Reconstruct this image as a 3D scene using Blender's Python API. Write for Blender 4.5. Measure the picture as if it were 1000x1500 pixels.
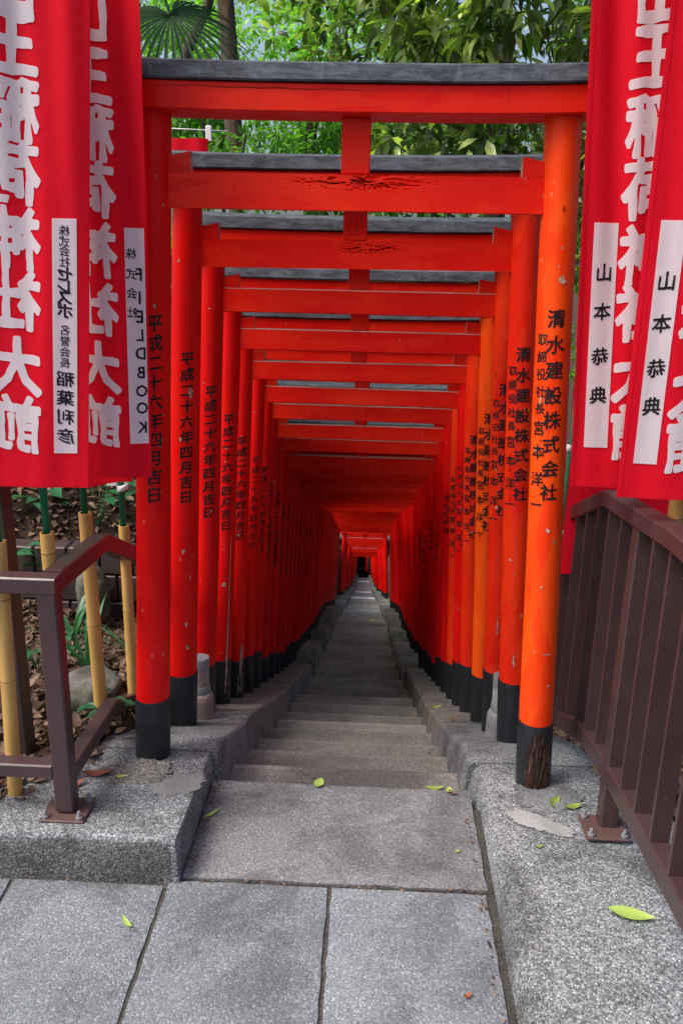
import bpy, bmesh, math, random
import numpy as np
from mathutils import Vector, Matrix, noise
R_ = math.radians
scene = bpy.context.scene
for o in list(bpy.data.objects): bpy.data.objects.remove(o)
C = scene.collection
rnd = random.Random(7)

# ------------------------------------------------------------------ camera, sky, sun, exposure
cd = bpy.data.cameras.new('camera'); cam = bpy.data.objects.new('camera', cd); C.objects.link(cam)
cd.sensor_fit = 'VERTICAL'; cd.sensor_height = 24.0; cd.lens = 19.2; cd.clip_start = 0.02; cd.clip_end = 2000
dY = Vector((50, 355, -1200)).normalized()
dZ = -Vector((-85, 750 - (750 + (50 * -85 + 1200 ** 2) / 355.0), -1200)).normalized()
dX = dY.cross(dZ)
M3 = Matrix((dX, dY, dZ))
cam.matrix_world = Matrix.Translation((0, 0, 1.6)) @ M3.to_4x4()
scene.camera = cam

SUN_EL, SUN_AZ = R_(56), R_(244)          # azimuth measured clockwise from +Y: to the left, a little behind the camera
w = bpy.data.worlds.new('World'); scene.world = w; w.use_nodes = True
nt = w.node_tree; nt.nodes.clear()
sky = nt.nodes.new('ShaderNodeTexSky'); sky.sky_type = 'NISHITA'; sky.sun_disc = False
sky.sun_elevation = SUN_EL; sky.sun_rotation = SUN_AZ; sky.air_density = 1.0; sky.dust_density = 6.0; sky.ozone_density = 1.0
bg = nt.nodes.new('ShaderNodeBackground'); bg.inputs[1].default_value = 0.15
wo = nt.nodes.new('ShaderNodeOutputWorld')
nt.links.new(sky.outputs[0], bg.inputs[0]); nt.links.new(bg.outputs[0], wo.inputs[0])
sl = bpy.data.lights.new('sun', 'SUN'); sl.energy = 1.9; sl.angle = R_(24); sl.color = (1.0, 0.95, 0.88)
so = bpy.data.objects.new('sun', sl); C.objects.link(so)
sdir = Vector((math.sin(SUN_AZ) * math.cos(SUN_EL), math.cos(SUN_AZ) * math.cos(SUN_EL), math.sin(SUN_EL)))
so.rotation_euler = sdir.to_track_quat('Z', 'Y').to_euler(); so.location = sdir * 30
scene.view_settings.view_transform = 'Standard'; scene.view_settings.look = 'None'
scene.view_settings.exposure = 0.6; scene.view_settings.gamma = 1.0
scene.view_settings.use_curve_mapping = False
scene.cycles.max_bounces = 10; scene.cycles.diffuse_bounces = 5

# ------------------------------------------------------------------ materials
class NT:
    def __init__(s, name):
        s.m = bpy.data.materials.new(name); s.m.use_nodes = True; s.t = s.m.node_tree; s.t.nodes.clear()
        s.out = s.n('ShaderNodeOutputMaterial'); s.b = s.n('ShaderNodeBsdfPrincipled')
        s.l(s.b.outputs[0], s.out.inputs[0])
        s.geo = s.n('ShaderNodeNewGeometry'); s.info = s.n('ShaderNodeObjectInfo')
    def n(s, t, **k):
        x = s.t.nodes.new(t)
        for a, v in k.items(): setattr(x, a, v)
        return x
    def l(s, a, b): s.t.links.new(a, b)
    def pos(s, scale=(1, 1, 1), src=None):
        m = s.n('ShaderNodeMapping'); m.inputs['Scale'].default_value = scale
        s.l(src or s.geo.outputs['Position'], m.inputs[0]); return m.outputs[0]
    def noise(s, vec, scale, detail=4, rough=.55, dist=0):
        x = s.n('ShaderNodeTexNoise'); s.l(vec, x.inputs['Vector']); x.inputs['Scale'].default_value = scale
        x.inputs['Detail'].default_value = detail; x.inputs['Roughness'].default_value = rough; x.inputs['Distortion'].default_value = dist
        return x.outputs['Fac']
    def vor(s, vec, scale, feature='F1'):
        x = s.n('ShaderNodeTexVoronoi'); x.feature = feature; s.l(vec, x.inputs['Vector']); x.inputs['Scale'].default_value = scale; return x
    def ramp(s, f, stops, interp='LINEAR'):
        x = s.n('ShaderNodeValToRGB'); x.color_ramp.interpolation = interp; e = x.color_ramp.elements
        while len(e) < len(stops): e.new(.5)
        for i, (p, c) in enumerate(stops):
            e[i].position = p; e[i].color = (c, c, c, 1) if isinstance(c, (int, float)) else (*c, 1)
        s.l(f, x.inputs[0]); return x.outputs[0]
    def mix(s, f, a, b, mode='MIX'):
        x = s.n('ShaderNodeMix'); x.data_type = 'RGBA'; x.blend_type = mode
        for sock, v in ((x.inputs[0], f), (x.inputs[6], a), (x.inputs[7], b)):
            if isinstance(v, (int, float)): sock.default_value = v if sock == x.inputs[0] else (v, v, v, 1)
            elif isinstance(v, tuple): sock.default_value = (*v, 1)
            else: s.l(v, sock)
        return x.outputs[2]
    def math(s, op, a, b=0.0):
        x = s.n('ShaderNodeMath'); x.operation = op
        for sock, v in ((x.inputs[0], a), (x.inputs[1], b)):
            if isinstance(v, (int, float)): sock.default_value = v
            else: s.l(v, sock)
        return x.outputs[0]
    def bump(s, h, strength, dist=.002, prev=None):
        x = s.n('ShaderNodeBump'); x.inputs['Strength'].default_value = strength; x.inputs['Distance'].default_value = dist
        s.l(h, x.inputs['Height'])
        if prev: s.l(prev, x.inputs['Normal'])
        return x.outputs[0]
    def fin(s, col=None, rough=.5, nrm=None, spec=.5):
        if col is not None:
            if isinstance(col, tuple): s.b.inputs['Base Color'].default_value = (*col, 1)
            else: s.l(col, s.b.inputs['Base Color'])
        if isinstance(rough, (int, float)): s.b.inputs['Roughness'].default_value = rough
        else: s.l(rough, s.b.inputs['Roughness'])
        s.b.inputs['Specular IOR Level'].default_value = spec
        if nrm: s.l(nrm, s.b.inputs['Normal'])
        return s.m

def mat_vermilion(name, axis, c0=(.64, .0022, .0035), c1=(.72, .0036, .0040), c2=(.80, .0085, .005)):
    t = NT(name); sc = (3, 40, 40) if axis == 'x' else (40, 40, 2.5)
    g = t.noise(t.pos(sc), 1.0, 5, .6, .4)
    big = t.noise(t.pos((1.2, 1.2, 1.2)), 2.2, 4)
    c = t.ramp(big, [(.3, c0), (.55, c1), (.75, c2)])
    hue = t.ramp(t.info.outputs['Random'], [(0, (.86, .70, .9)), (.5, (1, 1, 1)), (1, (1.05, 1.45, 1.1))])
    c = t.mix(1.0, c, hue, 'MULTIPLY')
    c = t.mix(t.math('MULTIPLY', t.ramp(g, [(.35, 0.0), (.75, 1.0)]), .16), c, (.46, .004, .0025))
    fine = t.noise(t.pos(), 90, 5, .65)
    grime = t.ramp(t.noise(t.pos((6, 6, 1.2) if axis != 'x' else (1.5, 6, 6)), 3.0, 6, .7), [(.60, 0.0), (.78, 1.0)])
    c = t.mix(t.math('MULTIPLY', grime, .30), c, (.36, .022, .014))
    patch = t.ramp(t.noise(t.pos((7, 7, 2.2) if axis != 'x' else (2.2, 9, 9)), 1.6, 3, .5, .3), [(.50, 0.0), (.53, 1.0)])
    c = t.mix(t.math('MULTIPLY', patch, .22), c, tuple(x * q for x, q in zip(c2, (1.0, 1.5, 1.5))))
    drip = t.ramp(t.noise(t.pos((55, 55, 1.6) if axis != 'x' else (55, 55, 9)), 1.3, 4, .6), [(.64, 0.0), (.70, 1.0)])
    c = t.mix(t.math('MULTIPLY', drip, .30), c, (.30, .010, .006))
    fl = t.vor(t.pos((1, 1, .55)), 44); flm = t.math('MULTIPLY', t.ramp(fl.outputs['Distance'], [(.10, 1.0), (.16, 0.0)]), t.ramp(t.noise(t.pos(), 5.5, 3), [(.60, 0.0), (.64, .8)]))
    c = t.mix(flm, c, (.40, .20, .14))
    speck = t.ramp(t.noise(t.pos(), 160, 3, .5), [(.735, 0.0), (.76, 1.0)])
    c = t.mix(t.math('MULTIPLY', speck, .55), c, (.52, .30, .22))
    r = t.ramp(t.noise(t.pos(), 12, 5, .6), [(.3, .30), (.75, .50)])
    nb = t.bump(g, .25, .0022); nb = t.bump(fine, .22, .0009, nb)
    nb = t.bump(patch, .25, .0006, nb)
    return t.fin(c, r, nb, .16)
VERT = mat_vermilion('vermilion_paint_post', 'z'); VERB = mat_vermilion('vermilion_paint_beam', 'x', (.66, .0050, .0035), (.75, .0110, .0045), (.82, .028, .007))
VERO = mat_vermilion('orange_lit_vermilion', 'z', (.78, .030, .004), (.84, .060, .005), (.88, .100, .007))  # orange light on the near right posts, put into the colour

VERM = mat_vermilion('warm_lit_vermilion_post', 'z', (.74, .013, .004), (.80, .027, .005), (.86, .050, .006))  # weaker version of that warm light, also put into the colour
def mat_black(name, base, hi, amt, rough):
    t = NT(name)
    n1 = t.noise(t.pos((4, 10, 14)), 4, 7, .7, .6); n2 = t.noise(t.pos((1, 1, 1)), 60, 5, .7)
    v = t.math('MULTIPLY', t.ramp(n1, [(.38, 0.0), (.72, 1.0)]), amt)
    c = t.mix(v, base, hi)
    c = t.mix(t.ramp(n2, [(.62, 0.0), (.74, .5)]), c, tuple(x * 1.7 for x in hi))
    st = t.ramp(t.noise(t.pos((30, 30, 1.2)), 2.2, 4, .6), [(.6, 0.0), (.74, .35)])
    c = t.mix(st, c, tuple(x * 1.4 for x in hi))
    return t.fin(c, rough, t.bump(n2, .35, .0012), .4)
BLACK = mat_black('black_base_paint', (.009, .0105, .014), (.028, .032, .04), .6, .42)
KASAGI = mat_black('weathered_black_beam', (.022, .027, .038), (.12, .145, .18), .95, .6)

def mat_rot():
    t = NT('rotten_wood'); g = t.noise(t.pos((60, 60, 6)), 2.0, 7, .75, 1.0); n2 = t.noise(t.pos(), 40, 5)
    c = t.ramp(g, [(.32, (.008, .005, .004)), (.5, (.042, .020, .013)), (.64, (.11, .066, .045)), (.78, (.34, .26, .2))])
    return t.fin(c, .85, t.bump(g, 1.0, .006, t.bump(n2, .6, .003)), .2)
ROT = mat_rot()
def mat_chip():
    t = NT('bare_wood_chip'); n = t.noise(t.pos(), 220, 4)
    return t.fin(t.ramp(n, [(.35, (.10, .04, .03)), (.48, (.42, .27, .2)), (.66, (.62, .5, .42))]), .8, t.bump(n, .6, .001), .2)
CHIP = mat_chip()
def mat_crack():
    t = NT('cracked_paint_wood'); n = t.noise(t.pos((8, 60, 60)), 3, 6, .7)
    return t.fin(t.ramp(n, [(.35, (.13, .016, .008)), (.6, (.38, .018, .008))]), .9, t.bump(n, .8, .003), .1)
CRACK = mat_crack()
INK = NT('black_ink').fin((.010, .008, .010), .6, None, .25)

def mat_granite(name, lo, mid, hi, cell, wet=.0, bump=.5, tint=(1, 1, 1), grime=.35, rvar=(.86, 1.1), stain=1.0):
    t = NT(name); p = t.pos()
    v = t.vor(p, cell); sep = t.n('ShaderNodeSeparateColor'); t.l(v.outputs['Color'], sep.inputs[0])
    a = t.ramp(sep.outputs[0], [(0, lo), (.25, mid), (.8, mid), (.97, hi)])
    n1 = t.noise(p, cell * .55, 6, .75)
    b = t.ramp(n1, [(.28, lo), (.5, mid), (.72, hi)])
    c = t.mix(.45, a, b)
    st = t.ramp(t.noise(p, 2.1, 7, .62, .5), [(.38, .62), (.52, 1.0), (.68, 1.12)])
    c = t.mix(1.0, c, st, 'MULTIPLY')
    big = t.ramp(t.noise(p, 5.5, 6, .7), [(.52, 0.0), (.66, grime)])
    c = t.mix(big, c, tuple(x * .55 for x in mid))
    rv = t.ramp(t.info.outputs['Random'], [(0, rvar[0]), (1, rvar[1])])
    c = t.mix(1.0, c, rv, 'MULTIPLY'); c = t.mix(1.0, c, tint, 'MULTIPLY')
    damp = t.ramp(t.noise(p, 3.4, 6, .62, .9), [(.53, 1.0), (.57, stain)])
    c = t.mix(1.0, c, damp, 'MULTIPLY')
    spot = t.ramp(t.noise(p, 38, 4, .6), [(.70, 1.0), (.76, .6)]); c = t.mix(1.0, c, spot, 'MULTIPLY')
    h = t.math('ADD', t.math('MULTIPLY', n1, .7), t.math('MULTIPLY', v.outputs['Distance'], -1.2))
    nb = t.bump(h, bump, .0025); nb = t.bump(t.noise(p, 9, 5), .3, .006, nb)
    return t.fin(c, t.ramp(t.noise(p, 14, 4), [(.3, .62), (.7, .85)]), nb, .35)
PAVE = mat_granite('grey_granite_paving', (.06, .069, .082), (.178, .198, .225), (.43, .46, .50), 230, grime=.25, bump=.6, stain=.8)
LAND = mat_granite('worn_grey_granite', (.045, .048, .055), (.165, .170, .184), (.36, .37, .385), 230, grime=.5, stain=.8)
STEP = mat_granite('dark_step_granite', (.055, .054, .05), (.205, .20, .188), (.40, .39, .37), 200, grime=.5, rvar=(.84, 1.12))

NOSE = mat_granite('worn_step_edge', (.08, .078, .07), (.25, .245, .225), (.46, .45, .42), 200, grime=.3, rvar=(.8, 1.15))
def mat_aggregate(name, gain=1.0, brown=0.0):
    t = NT(name); p = t.pos(); dn = t.n('ShaderNodeTexNoise'); t.l(p, dn.inputs['Vector']); dn.inputs['Scale'].default_value = 60
    va = t.n('ShaderNodeVectorMath'); va.operation = 'MULTIPLY_ADD'; t.l(dn.outputs['Color'], va.inputs[0]); va.inputs[1].default_value = (.008,) * 3; t.l(p, va.inputs[2])
    v = t.vor(va.outputs[0], 165); sep = t.n('ShaderNodeSeparateColor'); t.l(v.outputs['Color'], sep.inputs[0])
    stone = t.ramp(sep.outputs[0], [(0, (.10, .11, .12)), (.3, (.24, .25, .26)), (.62, (.34, .35, .36)), (.84, (.46, .47, .48)), (1, (.62, .63, .64))])
    gap = t.ramp(v.outputs['Distance'], [(.42, 0.0), (.62, 1.0)])
    v2 = t.vor(p, 330); sep2 = t.n('ShaderNodeSeparateColor'); t.l(v2.outputs['Color'], sep2.inputs[0])
    fines = t.ramp(sep2.outputs[1], [(0, (.06, .062, .066)), (.6, (.17, .175, .18)), (1, (.5, .5, .5))])
    c = t.mix(gap, stone, fines)
    st = t.ramp(t.noise(p, 4.5, 7, .68, .6), [(.36, .50), (.52, .95), (.68, 1.08)]); c = t.mix(1.0, c, st, 'MULTIPLY')
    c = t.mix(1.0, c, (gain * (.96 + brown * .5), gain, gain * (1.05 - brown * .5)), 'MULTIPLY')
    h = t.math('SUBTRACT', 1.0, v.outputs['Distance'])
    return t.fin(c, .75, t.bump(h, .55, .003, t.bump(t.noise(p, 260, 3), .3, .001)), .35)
AGG = mat_aggregate('exposed_aggregate', .76); AGGD = mat_aggregate('dirty_aggregate', .62, .25); AGGF = mat_aggregate('shaded_pebble_face', .42, .1)  # last one: same aggregate darkened to carry the front face's shade
MORTAR = mat_granite('cement_patch', (.16, .165, .17), (.27, .275, .28), (.36, .36, .37), 300, bump=.3, grime=.3)

def mat_metal(name, c1, c2, rough):
    t = NT(name); n = t.noise(t.pos(), 7, 6, .7); s = t.ramp(t.noise(t.pos(), 130, 3), [(.70, 0.0), (.75, .5)])
    c = t.mix(n, c1, c2); c = t.mix(s, c, (.35, .28, .27))
    rust = t.ramp(t.noise(t.pos(), 24, 6, .7), [(.70, 0.0), (.76, .45)]); c = t.mix(rust, c, (.16, .06, .03))
    return t.fin(c, t.ramp(n, [(.3, rough - .06), (.7, rough + .12)]), t.bump(t.noise(t.pos(), 60, 4), .12, .001), .55)
BROWN = mat_metal('brown_painted_steel', (.036, .019, .021), (.068, .038, .041), .32)
BROWND = mat_metal('dark_brown_steel', (.030, .019, .021), (.052, .031, .033), .5)
ZINC = mat_metal('galvanised_steel', (.13, .14, .155), (.22, .23, .25), .4)
RUSTY = mat_metal('rusted_plate', (.055, .032, .032), (.10, .052, .046), .5)

def mat_bamboo():
    t = NT('bamboo'); n = t.noise(t.pos((30, 30, 2)), 2, 5); m = t.noise(t.pos(), 9, 4)
    c = t.mix(n, (.50, .28, .075), (.64, .40, .13)); c = t.mix(t.ramp(m, [(.5, 0.0), (.75, .5)]), c, (.38, .25, .09))
    return t.fin(c, .38, t.bump(n, .15, .001), .4)
BAMBOO = mat_bamboo(); NODE = NT('bamboo_node').fin((.20, .11, .035), .6)
GREEN = NT('green_plastic_rod').fin((.0, .17, .085), .32, None, .5)

def mat_cloth(name, c1, c2, trans):
    t = NT(name); n = t.noise(t.pos(), 3, 4); p = t.pos((1, 1, 1))
    c = t.mix(n, c1, c2)
    wv = t.noise(t.pos((900, 900, 60)), 1, 2); wv2 = t.noise(t.pos((25, 25, 8)), 1.2, 5, .6)
    crs = t.noise(t.pos((14, 14, 34)), 1.6, 6, .7, 1.2); nb = t.bump(wv, .25, .0005); nb = t.bump(wv2, .3, .006, nb); nb = t.bump(crs, .28, .003, nb)
    m = t.fin(c, .75, nb, .15)
    tr = t.n('ShaderNodeBsdfTranslucent'); t.l(c, tr.inputs[0]); t.l(nb, tr.inputs['Normal']) 
    mx = t.n('ShaderNodeMixShader'); mx.inputs[0].default_value = trans
    t.l(t.b.outputs[0], mx.inputs[1]); t.l(tr.outputs[0], mx.inputs[2]); t.l(mx.outputs[0], t.out.inputs[0])
    return m
CLOTH = mat_cloth('red_banner_cloth', (.78, .005, .024), (.84, .009, .034), .42)
CLOTHW = mat_cloth('white_banner_print', (.78, .77, .84), (.84, .83, .89), .38)
TIE = NT('white_tie').fin((.7, .7, .72), .6)

def mat_leaf(name, cols, trans=.35, rough=.38, bri=1.0, spec=.5):
    t = NT(name)
    st = [(i / max(1, len(cols) - 1), tuple(x * bri for x in c)) for i, c in enumerate(cols)]
    c = t.ramp(t.geo.outputs['Random Per Island'], st)
    c = t.mix(t.ramp(t.noise(t.pos(), 1.3, 3), [(.35, .0), (.7, .22)]), c, tuple(x * bri for x in cols[-1]))
    m = t.fin(c, rough, None, spec)
    tr = t.n('ShaderNodeBsdfTranslucent'); t.l(t.mix(1.0, c, (1.5, 2.0, .6), 'MULTIPLY'), tr.inputs[0])
    mx = t.n('ShaderNodeMixShader'); mx.inputs[0].default_value = trans
    t.l(t.b.outputs[0], mx.inputs[1]); t.l(tr.outputs[0], mx.inputs[2]); t.l(mx.outputs[0], t.out.inputs[0])
    return m
LEAFD = mat_leaf('glossy_evergreen_leaf', [(.007, .024, .007), (.012, .040, .009), (.022, .064, .013), (.045, .11, .019), (.11, .20, .035), (.75, .85, .30)], .36, .22)
LEAFB = mat_leaf('bright_green_leaf', [(.07, .20, .03), (.14, .33, .045), (.25, .47, .07), (.48, .68, .14)], .5, .45)
LEAFM = mat_leaf('mid_green_leaf', [(.035, .12, .02), (.08, .22, .03), (.18, .36, .05)], .5, .4)
PALM = mat_leaf('palm_leaf', [(.006, .028, .010), (.010, .042, .012), (.016, .055, .014)], .12, .6, 1.0, .15)
HERB = mat_leaf('herb_leaf', [(.012, .08, .035), (.02, .12, .05), (.04, .16, .05)], .25, .4)
LITTER = mat_leaf('dry_leaf', [(.03, .016, .011), (.08, .043, .028), (.15, .085, .057), (.24, .15, .10), (.06, .032, .02)], .1, .7)
YLEAF = mat_leaf('yellow_green_fallen_leaf', [(.30, .42, .09), (.34, .46, .11)], .1, .5)
YLEAF2 = mat_leaf('olive_fallen_leaf', [(.16, .24, .04), (.22, .28, .05)], .1, .5)
BLEAF = mat_leaf('reddish_brown_leaf', [(.24, .065, .035), (.28, .09, .045)], .1, .6)
def mat_bark():
    t = NT('bark'); g = t.noise(t.pos((14, 14, 3)), 2.5, 7, .7, .8)
    return t.fin(t.ramp(g, [(.3, (.035, .026, .020)), (.55, (.11, .08, .06)), (.75, (.22, .18, .14))]), .9, t.bump(g, 1.0, .02), .2)
BARK = mat_bark()
def mat_soil():
    t = NT('soil'); n = t.noise(t.pos(), 9, 8, .75); m = t.noise(t.pos(), 45, 6, .7)
    c = t.mix(m, t.ramp(n, [(.3, (.018, .013, .010)), (.6, (.055, .036, .026)), (.75, (.10, .065, .045))]), (.10, .07, .05), 'MIX')
    return t.fin(t.mix(.5, c, (.018, .013, .010)), .95, t.bump(n, 1, .03, t.bump(m, 1, .01)), .2)
SOIL = mat_soil()
def mat_rock():
    t = NT('mossy_rock'); n = t.noise(t.pos(), 7, 8, .7); m = t.noise(t.pos(), 60, 6, .7)
    c = t.ramp(n, [(.3, (.045, .048, .040)), (.52, (.13, .13, .115)), (.7, (.22, .215, .2))])
    c = t.mix(t.ramp(t.noise(t.pos(), 3, 5), [(.5, 0.0), (.65, .6)]), c, (.05, .065, .03))
    return t.fin(c, .9, t.bump(n, .8, .02, t.bump(m, .8, .004)), .2)
ROCK = mat_rock()
JOINT = mat_granite('dirty_joint_fill', (.015, .014, .013), (.05, .047, .043), (.12, .115, .105), 220, bump=.6, grime=.5)
PINKST = mat_granite('pinkish_stone', (.16, .10, .09), (.34, .24, .22), (.48, .38, .36), 260, grime=.2)
GREYST = mat_granite('grey_cast_stone', (.14, .145, .15), (.30, .31, .32), (.42, .43, .44), 260, grime=.2)
SUNEDGE = mat_granite('sunlit_step_white', (.45, .45, .46), (.68, .68, .7), (.8, .8, .8), 60, grime=.2)  # white standing for sunlight on the far steps
DARKW = NT('dark_timber').fin((.012, .010, .010), .7)

# ------------------------------------------------------------------ helpers
class MB:
    def __init__(s): s.v = []; s.f = []; s.mi = []
    def add(s, vs, fs, mi=0):
        b = len(s.v); s.v += [tuple(v) for v in vs]; s.f += [tuple(i + b for i in f) for f in fs]; s.mi += [mi] * len(fs)
    def mesh(s, name, mats, smooth=False):
        me = bpy.data.meshes.new(name); me.from_pydata(s.v, [], s.f)
        for m in (mats if isinstance(mats, (list, tuple)) else [mats]): me.materials.append(m)
        if any(s.mi): me.polygons.foreach_set('material_index', s.mi)
        if smooth: me.polygons.foreach_set('use_smooth', [True] * len(me.polygons))
        me.update(); return me
def link(name, me, parent=None):
    o = bpy.data.objects.new(name, me); C.objects.link(o)
    if parent: o.parent = parent
    return o
def tag(o, label=None, cat=None, group=None, kind=None):
    if label: o['label'] = label
    if cat: o['category'] = cat
    if group: o['group'] = group
    if kind: o['kind'] = kind
    return o
def thing(name, loc, label, cat, group=None):
    o = bpy.data.objects.new(name, None); C.objects.link(o); o.location = loc; o.empty_display_size = .1
    return tag(o, label, cat, group)
def box_mesh(name, lo, hi, mat, bev=.003, seg=1, cuts=None, jit=0, taper=None):
    bm = bmesh.new(); bmesh.ops.create_cube(bm, size=1)
    for v in bm.verts:
        v.co = Vector([(lo[i] + hi[i]) / 2 + v.co[i] * (hi[i] - lo[i]) for i in range(3)])
    if cuts:
        for ax, vals in cuts:
            n = [0, 0, 0]; n[ax] = 1
            for q in vals:
                co = [0, 0, 0]; co[ax] = q
                bmesh.ops.bisect_plane(bm, geom=bm.verts[:] + bm.edges[:] + bm.faces[:], plane_co=co, plane_no=n)
    if bev: 
        es = [e for e in bm.edges if len(e.link_faces) == 2 and e.calc_face_angle(0) > .5]
        bmesh.ops.bevel(bm, geom=es, offset=bev, segments=seg, affect='EDGES')
    if jit:
        for v in bm.verts:
            v.co += Vector((noise.noise(v.co * 9 + Vector((3, 1, 7))), noise.noise(v.co * 9 + Vector((9, 5, 2))), noise.noise(v.co * 9))) * jit
    if taper:
        for v in bm.verts: v.co = taper(v.co)
    me = bpy.data.meshes.new(name); bm.to_mesh(me); bm.free()
    me.materials.append(mat)
    return me
def cylpts(p, q, r0, r1, n=20, rings=2, cap=True, mb=None, mi=0, bend=None):
    mb = mb or MB(); p = Vector(p); q = Vector(q); d = (q - p).normalized()
    a = d.orthogonal().normalized(); b = d.cross(a)
    vs = []; fs = []
    for k in range(rings):
        t = k / (rings - 1); c = p.lerp(q, t); r = r0 + (r1 - r0) * t
        if bend: c = c + bend(t)
        for i in range(n):
            an = 2 * math.pi * i / n; vs.append(c + (a * math.cos(an) + b * math.sin(an)) * r)
    for k in range(rings - 1):
        for i in range(n):
            j = (i + 1) % n; fs.append((k * n + i, k * n + j, (k + 1) * n + j, (k + 1) * n + i))
    if cap: fs.append(tuple(reversed(range(n)))); fs.append(tuple(range((rings - 1) * n, rings * n)))
    mb.add(vs, fs, mi); return mb
def lathe(prof, n=24, centre=(0, 0, 0), lean=None):
    mb = MB(); vs = []; fs = []
    for (r, z) in prof:
        for i in range(n):
            a = 2 * math.pi * i / n; vs.append((centre[0] + r * math.cos(a), centre[1] + r * math.sin(a), centre[2] + z))
    for k in range(len(prof) - 1):
        for i in range(n):
            j = (i + 1) % n; fs.append((k * n + i, k * n + j, (k + 1) * n + j, (k + 1) * n + i))
    fs.append(tuple(range((len(prof) - 1) * n, len(prof) * n))); fs.append(tuple(reversed(range(n))))
    mb.add(vs, fs); return mb
def smooth_by_angle(me, ang=35):
    me.polygons.foreach_set('use_smooth', [True] * len(me.polygons))
    try: me.set_sharp_from_angle(angle=R_(ang))
    except Exception: pass
    return me
def interp(x, pts):
    if x <= pts[0][0]: return pts[0][1]
    for (a, b), (c, d) in zip(pts, pts[1:]):
        if x <= c: return b + (d - b) * (x - a) / (c - a)
    (a, b), (c, d) = pts[-2:]; return d + (d - b) / (c - a) * (x - c)

# ------------------------------------------------------------------ profile of the stairs
FP = [(2.29, 0), (4.25, -.9), (6.48, -1.83), (7.44, -2.2), (9.7, -3.0), (11.35, -3.5), (15.4, -5.1), (21.8, -7.5), (35, -12.6), (60, -21.5)]
F = lambda y: interp(y, FP)
CXf = lambda y: -.055 - max(0, y - 18) * .0035
def KL(y): return interp(y, [(1.83, .131), (2.3, .088), (2.45, .055), (2.9, F(2.9) + .13), (2.95, F(2.95) + .14)]) if y < 2.95 else F(y) + .15 - min(.05, (y - 2.95) * .015)
def KR(y): return interp(y, [(1.6, .078), (2.3, .040), (2.5, -.005), (2.7, -.075), (3.0, F(3.0) + .10)]) if y < 3.0 else F(y) + .10

# ------------------------------------------------------------------ ground sheet
def smooth(a, b, x):
    t = min(1, max(0, (x - a) / (b - a))); return t * t * (3 - 2 * t)
def ground_z(x, y):
    dy = F(y) - .25 if y > 2.3 else -.25
    if y > 62: dy = F(62) - .25
    n = noise.noise(Vector((x * .9, y * .9, 0))) * .10
    n2 = noise.noise(Vector((x * 4, y * 4, 3))) * .022
    if x < -.70:
        flat = .075 + n2 + (.02 if y < 2.2 else 0)
        bank = flat + 1.55 * smooth(3.25, 5.2, y + (-.9 - x) * .35) * (1 - .95 * smooth(6, 12, y)) + (F(y) - F(5.6)) * .97 * (y > 5.6) + n * smooth(3, 4, y)
        if y < 1.85: return -.3
        t = smooth(-.86, -.72, x); lowk = (KL(y) if y > 2.3 else .1) - .16
        return bank * (1 - t) + lowk * t
    if x > .68:
        if y < 2.3: return .035 + n2 * .6 if x > .92 else -.25
        t = smooth(.7, 4.5, x)
        return (KR(y) - .12) * (1 - t) + (dy * .55 + .1) * t + n * t * 1.5
    return dy - .25
def ground():
    xs = np.concatenate([np.array([-900, -300, -100, -50, -30, -20, -14, -10, -7, -5.5, -4.2, -3.4]), np.arange(-2.9, 3.0, .09), np.array([3.3, 4, 5, 6.5, 8.5, 11, 15, 21, 30, 50, 100, 300, 900])])
    ys = np.concatenate([np.array([-900, -300, -100, -40, -15, -5, -1, .6, 1.3, 1.70, 1.84, 1.88]), np.arange(1.95, 7, .09), np.arange(7.2, 20, .5), np.array([22, 26, 30, 35, 42, 50, 56, 62, 70, 90, 130, 300, 900])])
    vs = [(x, y, ground_z(x, y)) for y in ys for x in xs]; nx = len(xs)
    fs = [(j * nx + i, j * nx + i + 1, (j + 1) * nx + i + 1, (j + 1) * nx + i) for j in range(len(ys) - 1) for i in range(nx - 1)]
    mb = MB(); mb.add(vs, fs); tag(link('ground', mb.mesh('ground', SOIL, True)), kind='structure')
ground()

# ------------------------------------------------------------------ pavement slabs and landing
def rough_slab(name, x0, x1, y0, y1, z, mat, parent, edge=.004, th=.09, seed=0, res=.03):
    nx = max(2, int((x1 - x0) / res)); ny = max(2, int((y1 - y0) / res)); vs = []; fs = []
    off = Vector((seed * 3.7, seed * 1.3, 0))
    def P(i, j, inset=0):
        x = x0 + (x1 - x0) * i / nx; y = y0 + (y1 - y0) * j / ny
        e = min(i, nx - i, j, ny - j)
        q = Vector((x, y, 0))
        dx = dy = dz = 0
        if i in (0, nx): dx = edge * (noise.noise(q * 22 + off) + .6 * noise.noise(q * 70 + off)) + (edge if i == 0 else -edge) * .5
        if j in (0, ny): dy = edge * (noise.noise(q * 25 + off * 2) + .6 * noise.noise(q * 75 + off)) + (edge if j == 0 else -edge) * .5
        if e == 0: dz = -.003 - abs(noise.noise(q * 30 + off)) * .004
        dz += noise.noise(q * 5 + off) * .0015
        return (x + dx, y + dy, z + dz)
    for j in range(ny + 1):
        for i in range(nx + 1): vs.append(P(i, j))
    W = nx + 1
    for j in range(ny):
        for i in range(nx): fs.append((j * W + i, j * W + i + 1, (j + 1) * W + i + 1, (j + 1) * W + i))
    ring = [i for i in range(W)] + [j * W + nx for j in range(1, ny + 1)] + [ny * W + i for i in range(nx - 1, -1, -1)] + [j * W for j in range(ny - 1, 0, -1)]
    b = len(vs)
    for r in ring: vs.append((vs[r][0], vs[r][1], z - th))
    n = len(ring)
    for k in range(n): fs.append((ring[k], b + k, b + (k + 1) % n, ring[(k + 1) % n]))
    mb = MB(); mb.add(vs, fs); return link(name, smooth_by_angle(mb.mesh(name, mat), 30), parent)
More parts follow.
